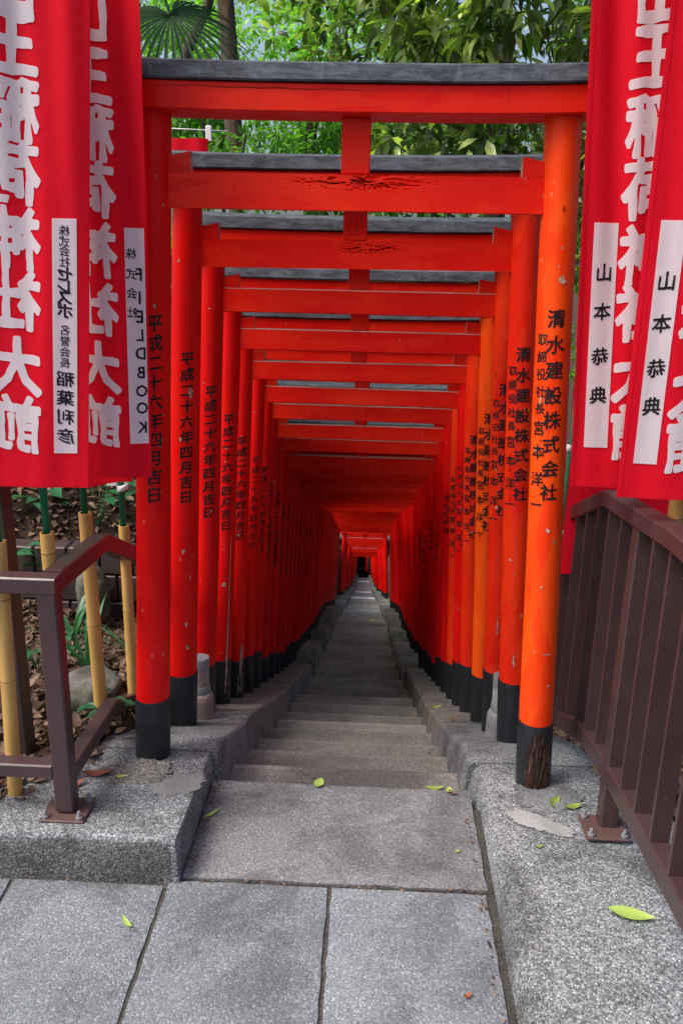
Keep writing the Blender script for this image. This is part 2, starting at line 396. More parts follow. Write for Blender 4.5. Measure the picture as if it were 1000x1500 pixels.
pave = tag(link('pavement', box_mesh('pavement', (-5, -4, -.16), (.39, 1.84, -.009), JOINT, 0)), kind='structure')
k = 0
for x0, x1 in ((-1.84, -1.40), (-1.395, -.935), (-.928, -.517), (-.510, -.077), (-.069, .349)):
    ya = 1.835; 
    for ln in (1.05, .95, .95):
        if x0 < -.6 and ya > 1.8: top = 1.815
        else: top = ya
        rough_slab('paving_slab', x0, x1, ya - ln + .008, top, 0 + rnd.uniform(-.001, .001), PAVE, pave, seed=k, res=.035); k += 1
        ya -= ln
for x0 in (-2.30, -2.76, -3.22):
    for y0 in (-1.2, -.2, .8): rough_slab('paving_slab', x0, x0 + .45, y0, y0 + .99, 0, PAVE, pave, seed=k, res=.09); k += 1

# ------------------------------------------------------------------ staircase
stairs = tag(link('staircase', box_mesh('staircase', (-.50, 1.842, -.26), (.39, 2.2, -.009), JOINT, 0)), kind='structure')
rough_slab('landing_slab', -.478, .354, 1.846, 2.29, .001, LAND, stairs, edge=.004, th=.09, seed=44, res=.03)
def step_mesh(x0, x1, y0, y1, z, seed, res=.04, depth=.30):
    nx = max(4, int((x1 - x0) / res)); vs = []; fs = []; off = Vector((seed * 2.3, 0, seed))
    prof = [(y0, 0), (y0 + (y1 - y0) * .5, 0), (y1 - .034, -.001), (y1 - .008, -.004), (y1 - .001, -.010), (y1, -.03), (y1 - .004, -depth)]
    for i in range(nx + 1):
        x = x0 + (x1 - x0) * i / nx
        for k, (y, dz) in enumerate(prof):
            q = Vector((x, y, z)); j = noise.noise(q * 12 + off) * .004 + noise.noise(q * 45 + off) * .002
            vs.append((x, y + (j if 2 <= k <= 5 else 0), z + dz + (noise.noise(q * 6 + off) * .003 if k < 5 else 0)))
    n = len(prof)
    for i in range(nx):
        for k in range(n - 1): fs.append((i * n + k, (i + 1) * n + k, (i + 1) * n + k + 1, i * n + k + 1))
    mb = MB(); mb.add(vs, fs); mb.mi = [1 if 2 <= q % (n - 1) <= 4 else 0 for q in range(len(fs))]
    return smooth_by_angle(mb.mesh('step', [STEP, NOSE]), 50)
nos = [2.29, 2.62, 2.96, 3.28, 3.65, 4.0, 4.35, 4.77, 5.2, 5.78]
while nos[-1] < 60: nos.append(nos[-1] + (.66 if nos[-1] < 12 else .60))
zz = [F(q) for q in nos]
WN = 0
for i in range(1, len(nos)):
    c = CXf(nos[i])
    dz = zz[i - 1] - zz[i]
    me = step_mesh(c - .445, c + .405, nos[i - 1] - .03, nos[i], zz[i], i, .04 if i < 12 else .12, .30)
    s = link('step', me, stairs)
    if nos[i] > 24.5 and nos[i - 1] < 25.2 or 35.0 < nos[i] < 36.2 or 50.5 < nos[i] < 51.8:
        link('sunlit_strip', box_mesh('sunlit_strip', (c - .40, nos[i] - .10, zz[i] + .004), (c + .37, nos[i] - .012, zz[i] + .012), SUNEDGE, .002), stairs)  # pale strips painting the sunlit steps in the gaps between gate groups

# ------------------------------------------------------------------ kerbs
def kerb_mesh(y0, y1, xin0, xin1, xout, top, low, side, res=.05, mat=None, splay=.03, round_=.018, flat=None, seed=0):
    """prism along Y with a rounded inner top edge; side = -1 left, +1 right"""
    n = max(2, int((y1 - y0) / res)); nl = 8; vs = []; fs = []; off = Vector((seed, 2, 5))
    for i in range(n + 1):
        y = y0 + (y1 - y0) * i / n; t = i / n; xin = xin0 + (xin1 - xin0) * t
        z = flat if flat is not None else top(y); zb = min(low(y0), low(y1))
        prof = [(xin, zb), (xin + side * splay * .4, (z * .7 + zb * .3) if z - zb < .4 else z - .12), (xin + side * splay * .8, z - round_), (xin + side * (splay + round_ * .35), z - round_ * .3), (xin + side * (splay + round_), z)]
        for q in (.25, .5, .75, 1.0): prof.append((xin + side * (splay + round_) + (xout - xin - side * (splay + round_)) * q, z))
        prof.append((xout, zb))
        for k, (px, pz) in enumerate(prof):
            q = Vector((px, y, pz)); a = .0028
            vs.append((px + (noise.noise(q * 14 + off) * a + noise.noise(q * 50 + off) * a * .6) * (k < 5), y + (0.0015 * noise.noise(q * 40 + off)), pz + (noise.noise(q * 9 + off) * a + noise.noise(q * 60 + off) * a * .4) * (0 < k < 9)))
    m = len(prof)
    for i in range(n):
        for k in range(m - 1):
            f = (i * m + k, (i + 1) * m + k, (i + 1) * m + k + 1, i * m + k + 1); fs.append(f if side < 0 else tuple(reversed(f)))
    fs.append(tuple(range(m)) if side > 0 else tuple(reversed(range(m)))); e = n * m
    fs.append(tuple(reversed(range(e, e + m))) if side > 0 else tuple(range(e, e + m)))
    mb = MB(); mb.add(vs, fs); return smooth_by_angle(mb.mesh('kerb_stone', mat or AGG), 35)
low = lambda y: (F(y) if y > 2.29 else 0) - .5
kerbs = tag(link('stair_kerb', box_mesh('stair_kerb', (-.83, 1.9, -.4), (-.55, 2.25, -.02), MORTAR, 0)), kind='structure')
# broad front kerb on the left, its face turned to the paving
def front_kerb():
    bm = bmesh.new()
    xs = list(np.arange(-3.2, -.50, .045)) + [-.50]; 
    def Q(x, y, z, a=.0025):
        q = Vector((x, y, z)); return (x + noise.noise(q * 30) * a, y + noise.noise(q * 26 + Vector((5, 1, 1))) * a, z + noise.noise(q * 11) * a)
    ys = [1.842, 1.86, 1.9, 1.96, 2.02, 2.08, 2.14, 2.20, 2.26, 2.318]
    vs = []; fs = []
    rows = [(1.822, -.05), (1.824, .04), (1.826, .10), (1.829, .118), (1.835, .127)] + [(yy, KL(yy)) for yy in ys]
    for (yy, zz_) in rows:
        for x in xs:
            vs.append(Q(x, yy, zz_))
        # inner face
        vs.append(Q(-.489, yy, min(zz_, .128) - .004)); vs.append(Q(-.483, yy, min(zz_, .13) - .03 if zz_ > 0 else -.05)); vs.append(Q(-.479, yy, -.05))
    W = len(xs) + 3
    for j in range(len(rows) - 1):
        for i in range(W - 1): fs.append((j * W + i, j * W + i + 1, (j + 1) * W + i + 1, (j + 1) * W + i))
    mb = MB(); mb.add(vs, fs); mb.mi = [1 if (q // (W - 1)) < 3 and (q % (W - 1)) < len(xs) - 1 else 0 for q in range(len(fs))]  # front rows take the shade-darkened aggregate
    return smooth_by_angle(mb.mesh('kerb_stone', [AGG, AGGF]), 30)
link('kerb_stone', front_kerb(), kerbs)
# left, following the stairs
yb = [2.326, 3.05, 4.1, 5.3, 6.6]
for a, b in zip(yb, yb[1:]):
    link('kerb_stone', kerb_mesh(a, b - .006, -.462, -.452, -.86, KL, low, -1, mat=AGG if a < 2.5 else AGGD, splay=.012, round_=.010, seed=a), kerbs)
# right
for a, b in ((-4, -1.2), (-1.194, 1.0), (1.006, 2.43)):
    link('kerb_stone', kerb_mesh(a, b - .006, .345, .345, .93, KR, low, 1, res=.03 if b > 1.5 else .1, splay=.045, round_=.03, seed=a), kerbs)
yb = [2.436, 3.35, 4.4, 5.5, 6.6]
for a, b in zip(yb, yb[1:]):
    link('kerb_stone', kerb_mesh(a, b - .006, .338, .335, .80, KR, low, 1, mat=AGG if a < 3 else AGGD, splay=.035, seed=a), kerbs)
# farther down: stepped rough blocks
for side in (-1, 1):
    y = 6.6; q = 0
    while y < 60:
        ln = rnd.uniform(.45, .8) if y < 25 else rnd.uniform(.8, 1.2)
        c = CXf(y); xi = c + (-.40 if side < 0 else .39)
        top = F(y) + rnd.uniform(.02, .12) + (.05 if side < 0 else 0)
        x1 = xi + side * rnd.uniform(.30, .36)
        top = F(y + ln * .7) + rnd.uniform(.05, .12) + (.03 if side < 0 else 0)
        lo_ = (min(xi, x1), y, F(y + ln) - .6); hi_ = (max(xi, x1), y + ln - .01, top)
        link('kerb_stone', box_mesh('kerb_stone', lo_, hi_, AGGD if q % 3 else ROCK, .015, 2, cuts=[(1, [y + ln * .3, y + ln * .6]), (2, [top - .1])], jit=.014), kerbs)
        y += ln; q += 1
# cement patches round the first posts
def blob_patch(name, cx, cy, z, rx, ry, mat, parent, seed, rot=0, arc=None):
    mb = MB(); n = 90; vs = [(cx, cy, z + .004)]; 
    for i in range(n):
        a = 2 * math.pi * i / n; rr = 1 + .12 * noise.noise(Vector((math.cos(a) * 19, math.sin(a) * 19, seed))) + .40 * noise.noise(Vector((math.cos(a) * 1.6, math.sin(a) * 1.6, seed))) + .22 * noise.noise(Vector((math.cos(a) * 6, math.sin(a) * 6, seed)))
        x = rx * rr * math.cos(a); yv = ry * rr * math.sin(a)
        vs.append((cx + x * math.cos(rot) - yv * math.sin(rot), cy + x * math.sin(rot) + yv * math.cos(rot), z + .0015))
    fs = [(0, 1 + i, 1 + (i + 1) % n) for i in range(n)]
    mb.add(vs, fs); return link(name, mb.mesh(name, mat, True), parent)
blob_patch('cement_patch', -.545, 2.10, KL(2.10) + .004, .085, .045, MORTAR, kerbs, 3, .5)
blob_patch('cement_patch', .525, 2.06, KR(2.06) + .006, .115, .032, MORTAR, kerbs, 8, -.45)
blob_patch('cement_patch', .57, 2.20, KR(2.20) + .006, .11, .075, LAND, kerbs, 5)
blob_patch('cement_patch', -.68, 2.16, KL(2.16) + .004, .12, .07, AGGD, kerbs, 6)

# ------------------------------------------------------------------ lettering
_g = {}
def glyph(ch, bold=0.0, nb=8):
    """brush-like flat glyph centred on the em box, about 1 unit wide; returns verts(2D), faces"""
    key = (ch, bold, nb)
    if key in _g: return _g[key]
    cu = bpy.data.curves.new('g', 'FONT'); cu.body = ch; cu.size = 1; cu.resolution_u = 2; cu.align_x = 'CENTER'
    ob = bpy.data.objects.new('g', cu); C.objects.link(ob)
    bpy.context.view_layer.update()
    me = bpy.data.meshes.new_from_object(ob.evaluated_get(bpy.context.evaluated_depsgraph_get()))
    bm = bmesh.new(); bm.from_mesh(me); bpy.data.objects.remove(ob); bpy.data.curves.remove(cu); bpy.data.meshes.remove(me)
    s = glyph.scale; cy = glyph.cy
    P = np.array([(v.co.x / s, (v.co.y - cy) / s) for v in bm.verts])
    if ch.isascii(): P[:, 1] -= (P[:, 1].min() + P[:, 1].max()) / 2
    bm.verts.index_update()
    seg = np.array([[e.verts[0].index, e.verts[1].index] for e in bm.edges if len(e.link_faces) == 1]); bm.free()
    A = P[seg[:, 0]]; B = P[seg[:, 1]]; N = nb; lo, hi = -.66, .66
    g = np.linspace(lo, hi, N + 1); GX, GY = np.meshgrid(g, g); Q = np.stack([GX.ravel(), GY.ravel()], 1)
    oc = ord(ch) % 17; nz = noise.noise
    W1 = np.array([(nz(Vector((x * 3, y * 3, oc))) + .4 * nz(Vector((x * 9, y * 9, oc))), nz(Vector((x * 3 + 9, y * 3, oc))) + .4 * nz(Vector((x * 9, y * 9 + 5, oc))), nz(Vector((x * 2.8, y * 2.8, oc + 5)))) for x, y in Q])
    Qw = Q + W1[:, :2] * .020
    dv = B - A; L2 = (dv ** 2).sum(1) + 1e-12
    d2 = np.full(len(Qw), 1e9); cr = np.zeros(len(Qw), dtype=int)
    for k in range(len(A)):
        w0 = Qw - A[k]; t = np.clip((w0 @ dv[k]) / L2[k], 0, 1); r = w0 - t[:, None] * dv[k]; d2 = np.minimum(d2, (r ** 2).sum(1))
        c = (A[k, 1] > Qw[:, 1]) != (B[k, 1] > Qw[:, 1])
        if abs(dv[k, 1]) > 1e-12: cr += (c & (Qw[:, 0] < A[k, 0] + (Qw[:, 1] - A[k, 1]) * dv[k, 0] / dv[k, 1])).astype(int)
    val = np.where(cr % 2 == 1, 1, -1) * np.sqrt(d2) + bold * (1 + .75 * W1[:, 2])
    val = val.reshape(N + 1, N + 1); val[0] = val[-1] = -1; val[:, 0] = val[:, -1] = -1
    V = []; FF = []; ids = {}
    def vid(key, x, y):
        if key not in ids: ids[key] = len(V); V.append((x, y + (0 if ch.isascii() else .10 * x), 0))
        return ids[key]
    pos = val > 0
    act = pos[:-1, :-1] | pos[1:, :-1] | pos[:-1, 1:] | pos[1:, 1:]
    for j, i in zip(*np.nonzero(act)):
        poly = []; cs = ((j, i), (j, i + 1), (j + 1, i + 1), (j + 1, i))
        for k in range(4):
            a, b = cs[k], cs[(k + 1) % 4]; va, vb = val[a], val[b]
            if va > 0: poly.append(vid(a, g[a[1]], g[a[0]]))
            if (va > 0) != (vb > 0):
                t = va / (va - vb); poly.append(vid((min(a, b), max(a, b)), g[a[1]] + (g[b[1]] - g[a[1]]) * t, g[a[0]] + (g[b[0]] - g[a[0]]) * t))
        if len(poly) > 2: FF.append(tuple(poly))
    _g[key] = (V, FF); return _g[key]
def _cal():
    cu = bpy.data.curves.new('g', 'FONT'); cu.body = '国'; cu.size = 1; cu.align_x = 'CENTER'
    ob = bpy.data.objects.new('g', cu); C.objects.link(ob); bpy.context.view_layer.update()
    me = bpy.data.meshes.new_from_object(ob.evaluated_get(bpy.context.evaluated_depsgraph_get()))
    ys_ = [v.co.y for v in me.vertices]; glyph.cy = (min(ys_) + max(ys_)) / 2; glyph.scale = (max(ys_) - min(ys_)) * 1.06
    bpy.data.objects.remove(ob)
_cal()

# ------------------------------------------------------------------ torii gates
HB, HT, LT = .623, .533, 1.885           # half spacing at base and top, post height
RB, RT = .0535, .047
def axis(side, z): return side * (HB + (HT - HB) * z / LT)
def prad(z): return RB + (RT - RB) * z / LT
def post_mesh(side, seed):
    mb = MB(); n = 28; zs = list(np.linspace(.0, LT, 14)); vs = []; fs = []
    for z in zs:
        for i in range(n):
            a = 2 * math.pi * i / n; r = prad(z) + .0012 * noise.noise(Vector((math.cos(a), math.sin(a), z * 2 + seed * 9)))
            wob = .004 * noise.noise(Vector((z * .9, seed * 5, 0)))
            vs.append((axis(side, z) + wob * math.sin(z / LT * math.pi) + r * math.cos(a), r * math.sin(a), z))
    for k in range(len(zs) - 1):
        for i in range(n):
            j = (i + 1) % n; fs.append((k * n + i, k * n + j, (k + 1) * n + j, (k + 1) * n + i))
    mb.add(vs, fs); return mb.mesh('post', VERT, True)
def sleeve_mesh(side, h):
    mb = MB(); n = 28; zs = [-.06, 0, h * .5, h - .004, h, h]; rr = [.0018] * 4 + [.0008, -.001]; vs = []; fs = []
    for z, e in zip(zs, rr):
        for i in range(n):
            a = 2 * math.pi * i / n; r = prad(z) + e + .0008
            vs.append((axis(side, z) + r * math.cos(a), r * math.sin(a), z))
    for k in range(len(zs) - 1):
        for i in range(n):
            j = (i + 1) % n; fs.append((k * n + i, k * n + j, (k + 1) * n + j, (k + 1) * n + i))
    mb.add(vs, fs); return smooth_by_angle(mb.mesh('base_sleeve', BLACK), 40)
def on_post(side, phi, z, e=0.0):
    """phi: angle from -Y turning towards the path"""
    r = prad(z) + e; return (axis(side, z) - side * r * math.sin(phi), -r * math.cos(phi), z)
def inscription(side, cols):
    mb = MB()
    for chars, phi0, ztop, pitch, wch, hch, bold in cols:
        z = ztop
        for it in chars:
            ch, gap, scl = (it, 1.0, 1.0) if isinstance(it, str) else it
            z -= pitch * gap * .5
            V, FF = glyph(ch, bold, 46)
            vs = []
            for (gx, gy, li) in V:
                zz_ = z + gy * hch * scl; s = gx * wch * scl
                ph = phi0 - side * s / prad(zz_) * 1.0
                vs.append(on_post(side, ph, zz_, .0011 + li * .00006))
            mb.add(vs, FF if True else FF)
            z -= pitch * gap * .5
    me = mb.mesh('inscription', INK); me.validate(); return me
def beam_lintel():
    # red lintel, thicker than tall, slight upturn at the ends
    L = .66; cuts = [(0, list(np.linspace(-.6, .6, 11)))]
    up = lambda c: Vector((c.x, c.y, c.z + .010 * abs(c.x / L) ** 3))
    a = box_mesh('lintel', (-L + .012, -.070, 1.880), (L - .012, .070, 1.944), VERB, .003, 1, cuts, 0, up)
    def rt(c):
        c = up(c)
        if c.z > 1.975: c = Vector((c.x, c.y * .93, c.z + (.012 if abs(c.y) < .02 else 0)))
        return c
    b = box_mesh('top_beam', (-L, -.080, 1.946), (L, .080, 1.990), KASAGI, .004, 1, cuts + [(1, [0])], .0015, rt)
    return smooth_by_angle(a, 30), smooth_by_angle(b, 30)
def tie_mesh(damage=None):
    if not damage:
        return box_mesh('tie_beam', (-.515, -.018, 1.66), (.515, .018, 1.746), VERB, .003, 1, [(0, [-.3, -.1, .1, .3])], .0015)
    # a weathered beam: fine front face with real cracks and splits
    x0, x1, z0, z1 = -.515, .515, 1.66, 1.746; nx, nz = 360, 40; vs = []; fs = []; mi = []
    cxx, wid, zc, hh, seed = damage
    D = {}
    for j in range(nz + 1):
        for i in range(nx + 1):
            x = x0 + (x1 - x0) * i / nx; z = z0 + (z1 - z0) * j / nz
            env = math.exp(-((x - cxx) / wid) ** 2 * 1.4) * math.exp(-((z - zc) / hh) ** 2)
            nn = noise.noise(Vector((x * 9, z * 120 + noise.noise(Vector((x * 14, 0, seed))) * 2.2, seed)))
            n3 = noise.noise(Vector((x * 30, z * 260, seed + 4)))
            cut = max(0, (1 - abs(nn) * 7)) * env * 1.2 + max(0, n3 - .25) * env * 1.3
            cut = cut if cut > .28 else cut * .2
            lip = .0015 * noise.noise(Vector((x * 7, z * 60, seed))) * env
            d = min(.010, cut * .010); D[(i, j)] = d
            vs.append((x, -.018 + d + lip, z))
    W = nx + 1
    for j in range(nz):
        for i in range(nx):
            fs.append((j * W + i, j * W + i + 1, (j + 1) * W + i + 1, (j + 1) * W + i)); mi.append(1 if max(D[(i, j)], D[(i + 1, j + 1)]) > .0066 else 0)
    mb = MB(); mb.add(vs, fs); mb.mi = mi
    b = box_mesh('tmp', (x0, -.0165, z0), (x1, .018, z1), VERB, 0)
    bv = [v.co for v in b.vertices]; bf = [tuple(p.vertices) for p in b.polygons if abs(p.normal.y + 1) > .1]
    # join rim: top/bottom from front edge
    mb.add([(v[0], -.018 if v[1] < 0 else v[1], v[2]) for v in bv], bf, 0)
    return mb.mesh('tie_beam', [VERB, CRACK], False)
def wedge_mesh(side):
    xo, xi = .512 * side, .436 * side; z0 = 1.747; ho, hi_ = .032, .048
    vs = []; 
    for yv in (-.016, .016): vs += [(xo, yv, z0), (xi, yv, z0), (xi, yv, z0 + hi_), (xo, yv, z0 + ho)]
    fs = [(0, 1, 2, 3), (7, 6, 5, 4), (3, 2, 6, 7), (0, 4, 5, 1), (1, 5, 6, 2), (0, 3, 7, 4)]
    if side > 0: fs = [tuple(reversed(f)) for f in fs]
    mb = MB(); mb.add(vs, fs); mb.mi = [0, 0, 0, 0, 1, 0]
    return mb.mesh('wedge', [VERB, CHIP])
PM = {s: [post_mesh(s, k) for k in range(3)] for s in (-1, 1)}
PO = []
for m_ in PM[1]:
    m_ = m_.copy(); m_.materials.clear(); m_.materials.append(VERO); PO.append(m_)
PW = []
for m_ in PM[1]:
    m_ = m_.copy(); m_.materials.clear(); m_.materials.append(VERM); PW.append(m_)
SM = {s: [sleeve_mesh(s, h) for h in (.225, .24, .21)] for s in (-1, 1)}
PALETOP = mat_granite('pale_top_edge', (.22, .12, .10), (.42, .28, .25), (.60, .50, .46), 300, bump=.3)  # pale tone for the upward faces of the tie beams
LIN, TOP = beam_lintel(); TIE_ = tie_mesh()
TIE_.materials.append(PALETOP)
for p_ in TIE_.polygons:
    if p_.normal.z > .4 and p_.center.z > 1.742: p_.material_index = 1; WM = {s: wedge_mesh(s) for s in (-1, 1)}
STR = box_mesh('strut', (-.038, -.014, 1.7475), (.038, .014, 1.879), VERB, .003)
STRC = tie_c = None
DATE6 = '平成二十六年四月吉日'; DATE5 = '平成二十五年四月吉日'
insL6 = inscription(-1, [(DATE6, R_(18), 1.395, .0525, .046, .043, .022)])
insL5 = inscription(-1, [(DATE5, R_(20), 1.385, .0525, .040, .040, .010)])
colB = [(c, 1.0, 1.0) for c in '取締役社長'] + [('宮', 1.35, 1.25), ('本', 1.5, 1.3), ('洋', 1.9, 1.3), ('一', 1.3, 1.2)]
insR1 = inscription(1, [('清水建設株式会社', R_(4), 1.437, .0665, .047, .046, .022), (colB, R_(47), 1.372, .0455, .031, .031, .014)])
insR2 = inscription(1, [('代表取締役社長', R_(8), 1.36, .027, .020, .022, .008), ([('小', 1, 1), ('川', 1, 1), ('昌', 1, 1), ('美', 1, 1)], R_(10), 1.13, .075, .042, .05, .016)])
insR3 = inscription(1, [([('内', 1, 1), ('藤', 1, 1), ('建', 1, 1), ('夫', 1, 1)], R_(24), 1.26, .088, .042, .05, .016)])
insR4 = inscription(1, [('株式会社', R_(5), 1.36, .07, .04, .045, .014), ('代表取締役', R_(42), 1.34, .05, .032, .034, .010)])
_n = [0]
def nth(n):
    a = ['first', 'second', 'third', 'fourth', 'fifth', 'sixth', 'seventh', 'eighth', 'ninth', 'tenth', 'eleventh', 'twelfth', 'thirteenth', 'fourteenth', 'fifteenth', 'sixteenth', 'seventeenth', 'eighteenth', 'nineteenth']
    tens = {20: 'twent', 30: 'thirt', 40: 'fort', 50: 'fift', 60: 'sixt', 70: 'sevent', 80: 'eight', 90: 'ninet'}
    if n < 20: return a[n - 1]
    if n >= 100: return 'hundredth' if n == 100 else 'hundred and ' + nth(n - 100)
    t, u = n // 10 * 10, n % 10
    return tens[t] + 'ieth' if u == 0 else tens[t] + 'y-' + a[u - 1]
def torii(idx, y, zb, label, far=False):
    t = thing('torii_gate', (CXf(y) - .005, y, zb), label, 'torii gate', 'red torii gates lined up over the descending stairs')
    r = random.Random(idx * 13 + 5)
    if idx > 1: t.rotation_euler = (R_(r.uniform(-.5, .5)), R_(r.uniform(-.35, .35)), R_(r.uniform(-.7, .7)))
    t.scale = (.978, .978, 1.018) if idx == 1 else (1, 1, 1)
    parts = []
    for s in (-1, 1):
        p = link('post', PO[idx % 3] if (s > 0 and idx in (1, 4)) else PW[idx % 3] if (s > 0 and idx in (2, 3, 5, 7)) else PM[s][idx % 3], t); parts.append(p)
        link('base_sleeve', SM[s][(idx + (s > 0)) % 3], p)
        if not far:
            if s < 0 and idx <= 22: me = insL5 if idx == 6 else insL6
            elif s > 0: me = insR1 if idx <= 7 else {0: insR2, 1: insR3, 2: insR4}[idx % 3] if idx <= 24 else None
            else: me = None
            if me: link('inscription', me, p)
        parts.append(p)
    link('lintel', LIN, t); link('top_beam', TOP, t)
    if idx == 1: link('tie_beam', tie_mesh((.02, .20, 1.728, .016, 3)), t)
    elif idx == 2: link('tie_beam', tie_mesh((.045, .11, 1.724, .017, 23)), t)
    else: link('tie_beam', TIE_, t)
    link('strut', STR, t)
    for s in (-1, 1): link('wedge', WM[s], t)
    return t, parts
ZN = [(2.34, 1.75), (2.74, 1.60), (3.10, 1.44), (3.45, 1.27), (3.88, 1.09), (4.21, .93), (4.52, .79), (4.86, .616), (5.22, .457), (5.52, .283), (6.04, .092), (6.48, -.08), (7.42, -.47), (9.68, -1.255)]
def ZNf(y): return interp(y, ZN) if y < 9.68 else F(y) + 1.74
Ylist = [2.285, 2.74, 3.10, 3.45, 3.86, 4.21, 4.52, 4.86, 5.22, 5.54, 5.88, 6.20]
while Ylist[-1] < 15.6: Ylist.append(Ylist[-1] + .365)
nA = len(Ylist)
yy = 20.4
while yy < 24.4: Ylist.append(yy); yy += .60
yy = 27.4
while yy < 34.0: Ylist.append(yy); yy += .70
yy = 38.0
while yy < 50: Ylist.append(yy); yy += .75
yy = 52.5
while yy < 59.5: Ylist.append(yy); yy += .9
special = {1: 'nearest red torii gate, its right post base rotted brown at the bottom',
           2: 'second torii gate down the stairs, its red tie beam deeply cracked in the middle',
           3: 'third torii gate down, strut split and tie beam cracked right under it',
           4: 'fourth torii gate from the top, intact bright tie beam below the cracked ones',
           6: 'sixth torii gate down the stairs, left post dated twenty-five in thinner strokes'}
gates = []
for i, y in enumerate(Ylist):
    n = i + 1
    lab = special.get(n) or (nth(n) + ' red torii gate counting down the stairs' + (', black painted post bases on the kerb' if n <= 20 else ', in the dark middle of the tunnel' if n <= nA else ', beyond the first gap, small and far'))
    gates.append(torii(n, y, ZNf(y) - 1.66 if n > 1 else .056, lab, far=n > 30))
# cracked tie beams of the second and third gates (damage sits on gates one and two in build order)

def chip(gate, side, phi, z, w, h, seed, mat=None, name='paint_chip', e=.0013):
    t, parts = gates[gate - 1]; p = parts[0] if side < 0 else parts[2]
    mb = MB(); n = 14; vs = [on_post(side, phi, z, e * 1.3)]
    for i in range(n):
        a = 2 * math.pi * i / n; rr = 1 + .9 * noise.noise(Vector((math.cos(a) * 1.7, math.sin(a) * 1.7, seed * 1.9)))
        vs.append(on_post(side, phi - side * math.cos(a) * w * rr / prad(z), z + math.sin(a) * h * rr, e))
    fs = [(0, 1 + i, 1 + (i + 1) % n) if side < 0 else (0, 1 + (i + 1) % n, 1 + i) for i in range(n)]
    if side > 0: fs = [tuple(reversed(f)) for f in fs]
    mb.add(vs, fs); o = link(name, mb.mesh(name, mat or CHIP, True), p); return o
for k, a in enumerate([(2, -1, R_(32), 1.255, .007, .016), (2, -1, R_(-6), 1.10, .004, .010), (2, -1, R_(10), .70, .008, .008), (2, -1, R_(38), .60, .003, .009), (2, -1, R_(24), .42, .004, .010), (2, -1, R_(30), .33, .006, .008),
                       (4, -1, R_(18), .62, .009, .009), (3, -1, R_(30), .9, .003, .006), (5, -1, R_(10), .9, .004, .006),
                       (1, 1, R_(-6), 1.50, .011, .007), (1, 1, R_(2), .83, .006, .006), (1, 1, R_(12), .66, .004, .003), (1, 1, R_(-14), .45, .010, .002),
                       (1, 1, R_(45), 1.19, .004, .009), (2, 1, R_(10), .32, .003, .026), (2, 1, R_(34), .70, .006, .004), (3, 1, R_(30), .95, .005, .006), (5, 1, R_(14), .95, .004, .005),
                       (6, 1, R_(10), .42, .005, .018), (6, 1, R_(8), .55, .002, .02), (4, 1, R_(20), 1.0, .003, .006), (7, -1, R_(10), .9, .007, .022), (8, -1, R_(14), .95, .005, .03)]):
    chip(*a, seed=k + 1)
r5 = random.Random(77)
for q in range(70):
    g_ = r5.choice((1, 1, 1, 2, 2, 2, 3, 3, 4, 5, 6, 7, 8, 9)); sd_ = r5.choice((-1, 1)); w_ = r5.uniform(.0012, .0042)
    chip(g_, sd_, R_(r5.uniform(-35, 60)), r5.uniform(.26, 1.75), w_, w_ * r5.uniform(.6, 3.0), seed=q + 60, mat=r5.choice((CHIP, CHIP, CRACK)))
def split(gate, side, pts, seed):
    t, parts = gates[gate - 1]; p = parts[0] if side < 0 else parts[2]
    mb = MB(); vs = []; fs = []; n = 60
    for i in range(n + 1):
        u = i / n; z = interp(u, [(a, b[0]) for a, b in pts]); ph = interp(u, [(a, b[1]) for a, b in pts]); w_ = interp(u, [(a, b[2]) for a, b in pts])
        ph += .05 * noise.noise(Vector((z * 9, seed, 0))) + .02 * noise.noise(Vector((z * 40, seed, 0))); w_ *= 1 + .8 * noise.noise(Vector((z * 30, 3, seed)))
        for s in (-1, 1): vs.append(on_post(side, ph + s * w_ / prad(z), z, .0029))
    for i in range(n): fs.append((2 * i, 2 * i + 1, 2 * i + 3, 2 * i + 2))
    mb.add(vs, fs); return link('split_strip', mb.mesh('split_strip', CHIP, True), p)
split(4, -1, [(0, (.85, R_(48), .0012)), (.5, (.45, R_(46), .002)), (.8, (.2, R_(44), .005)), (1, (.07, R_(42), .001))], 2)
split(5, -1, [(0, (.30, R_(50), .004)), (.5, (.15, R_(46), .008)), (1, (.02, R_(40), .010))], 6)
split(3, 1, [(0, (.5, R_(10), .001)), (1, (.42, R_(10), .0022))], 9)
def rot_patch():
    t, parts = gates[0]; p = parts[2]; side = 1
    mb = MB(); vs = []; fs = []; nu, nv = 26, 60; keep = {}
    for j in range(nv + 1):
        z = -.01 + .205 * j / nv
        for i in range(nu + 1):
            ph = R_(38) - R_(86) * i / nu
            u = i / nu - .5; wv = .50 * (1 - (j / nv) ** 4 * .75) * (1 + .45 * noise.noise(Vector((j * .16, 3, 1)))) * (1.0 if j < nv * .45 or j > nv * .5 else .93)
            inside = abs(u + .02) < wv
            dep = noise.noise(Vector((ph * 7, z * 14, 2))) * .004 + noise.noise(Vector((ph * 26, z * 30, 5))) * .0035 + noise.noise(Vector((ph * 60, z * 60, 5))) * .001
            vs.append(on_post(side, ph, z, .0042 + dep)); keep[(i, j)] = inside
    W = nu + 1
    for j in range(nv):
        for i in range(nu):
            if keep[(i, j)] and keep[(i + 1, j + 1)]: fs.append((j * W + i, (j + 1) * W + i, (j + 1) * W + i + 1, j * W + i + 1))
    mb.add(vs, fs); o = link('rotten_patch', mb.mesh('rotten_patch', ROT), p)
    o['label'] = 'rotten brown wood showing through the black paint'
rot_patch()
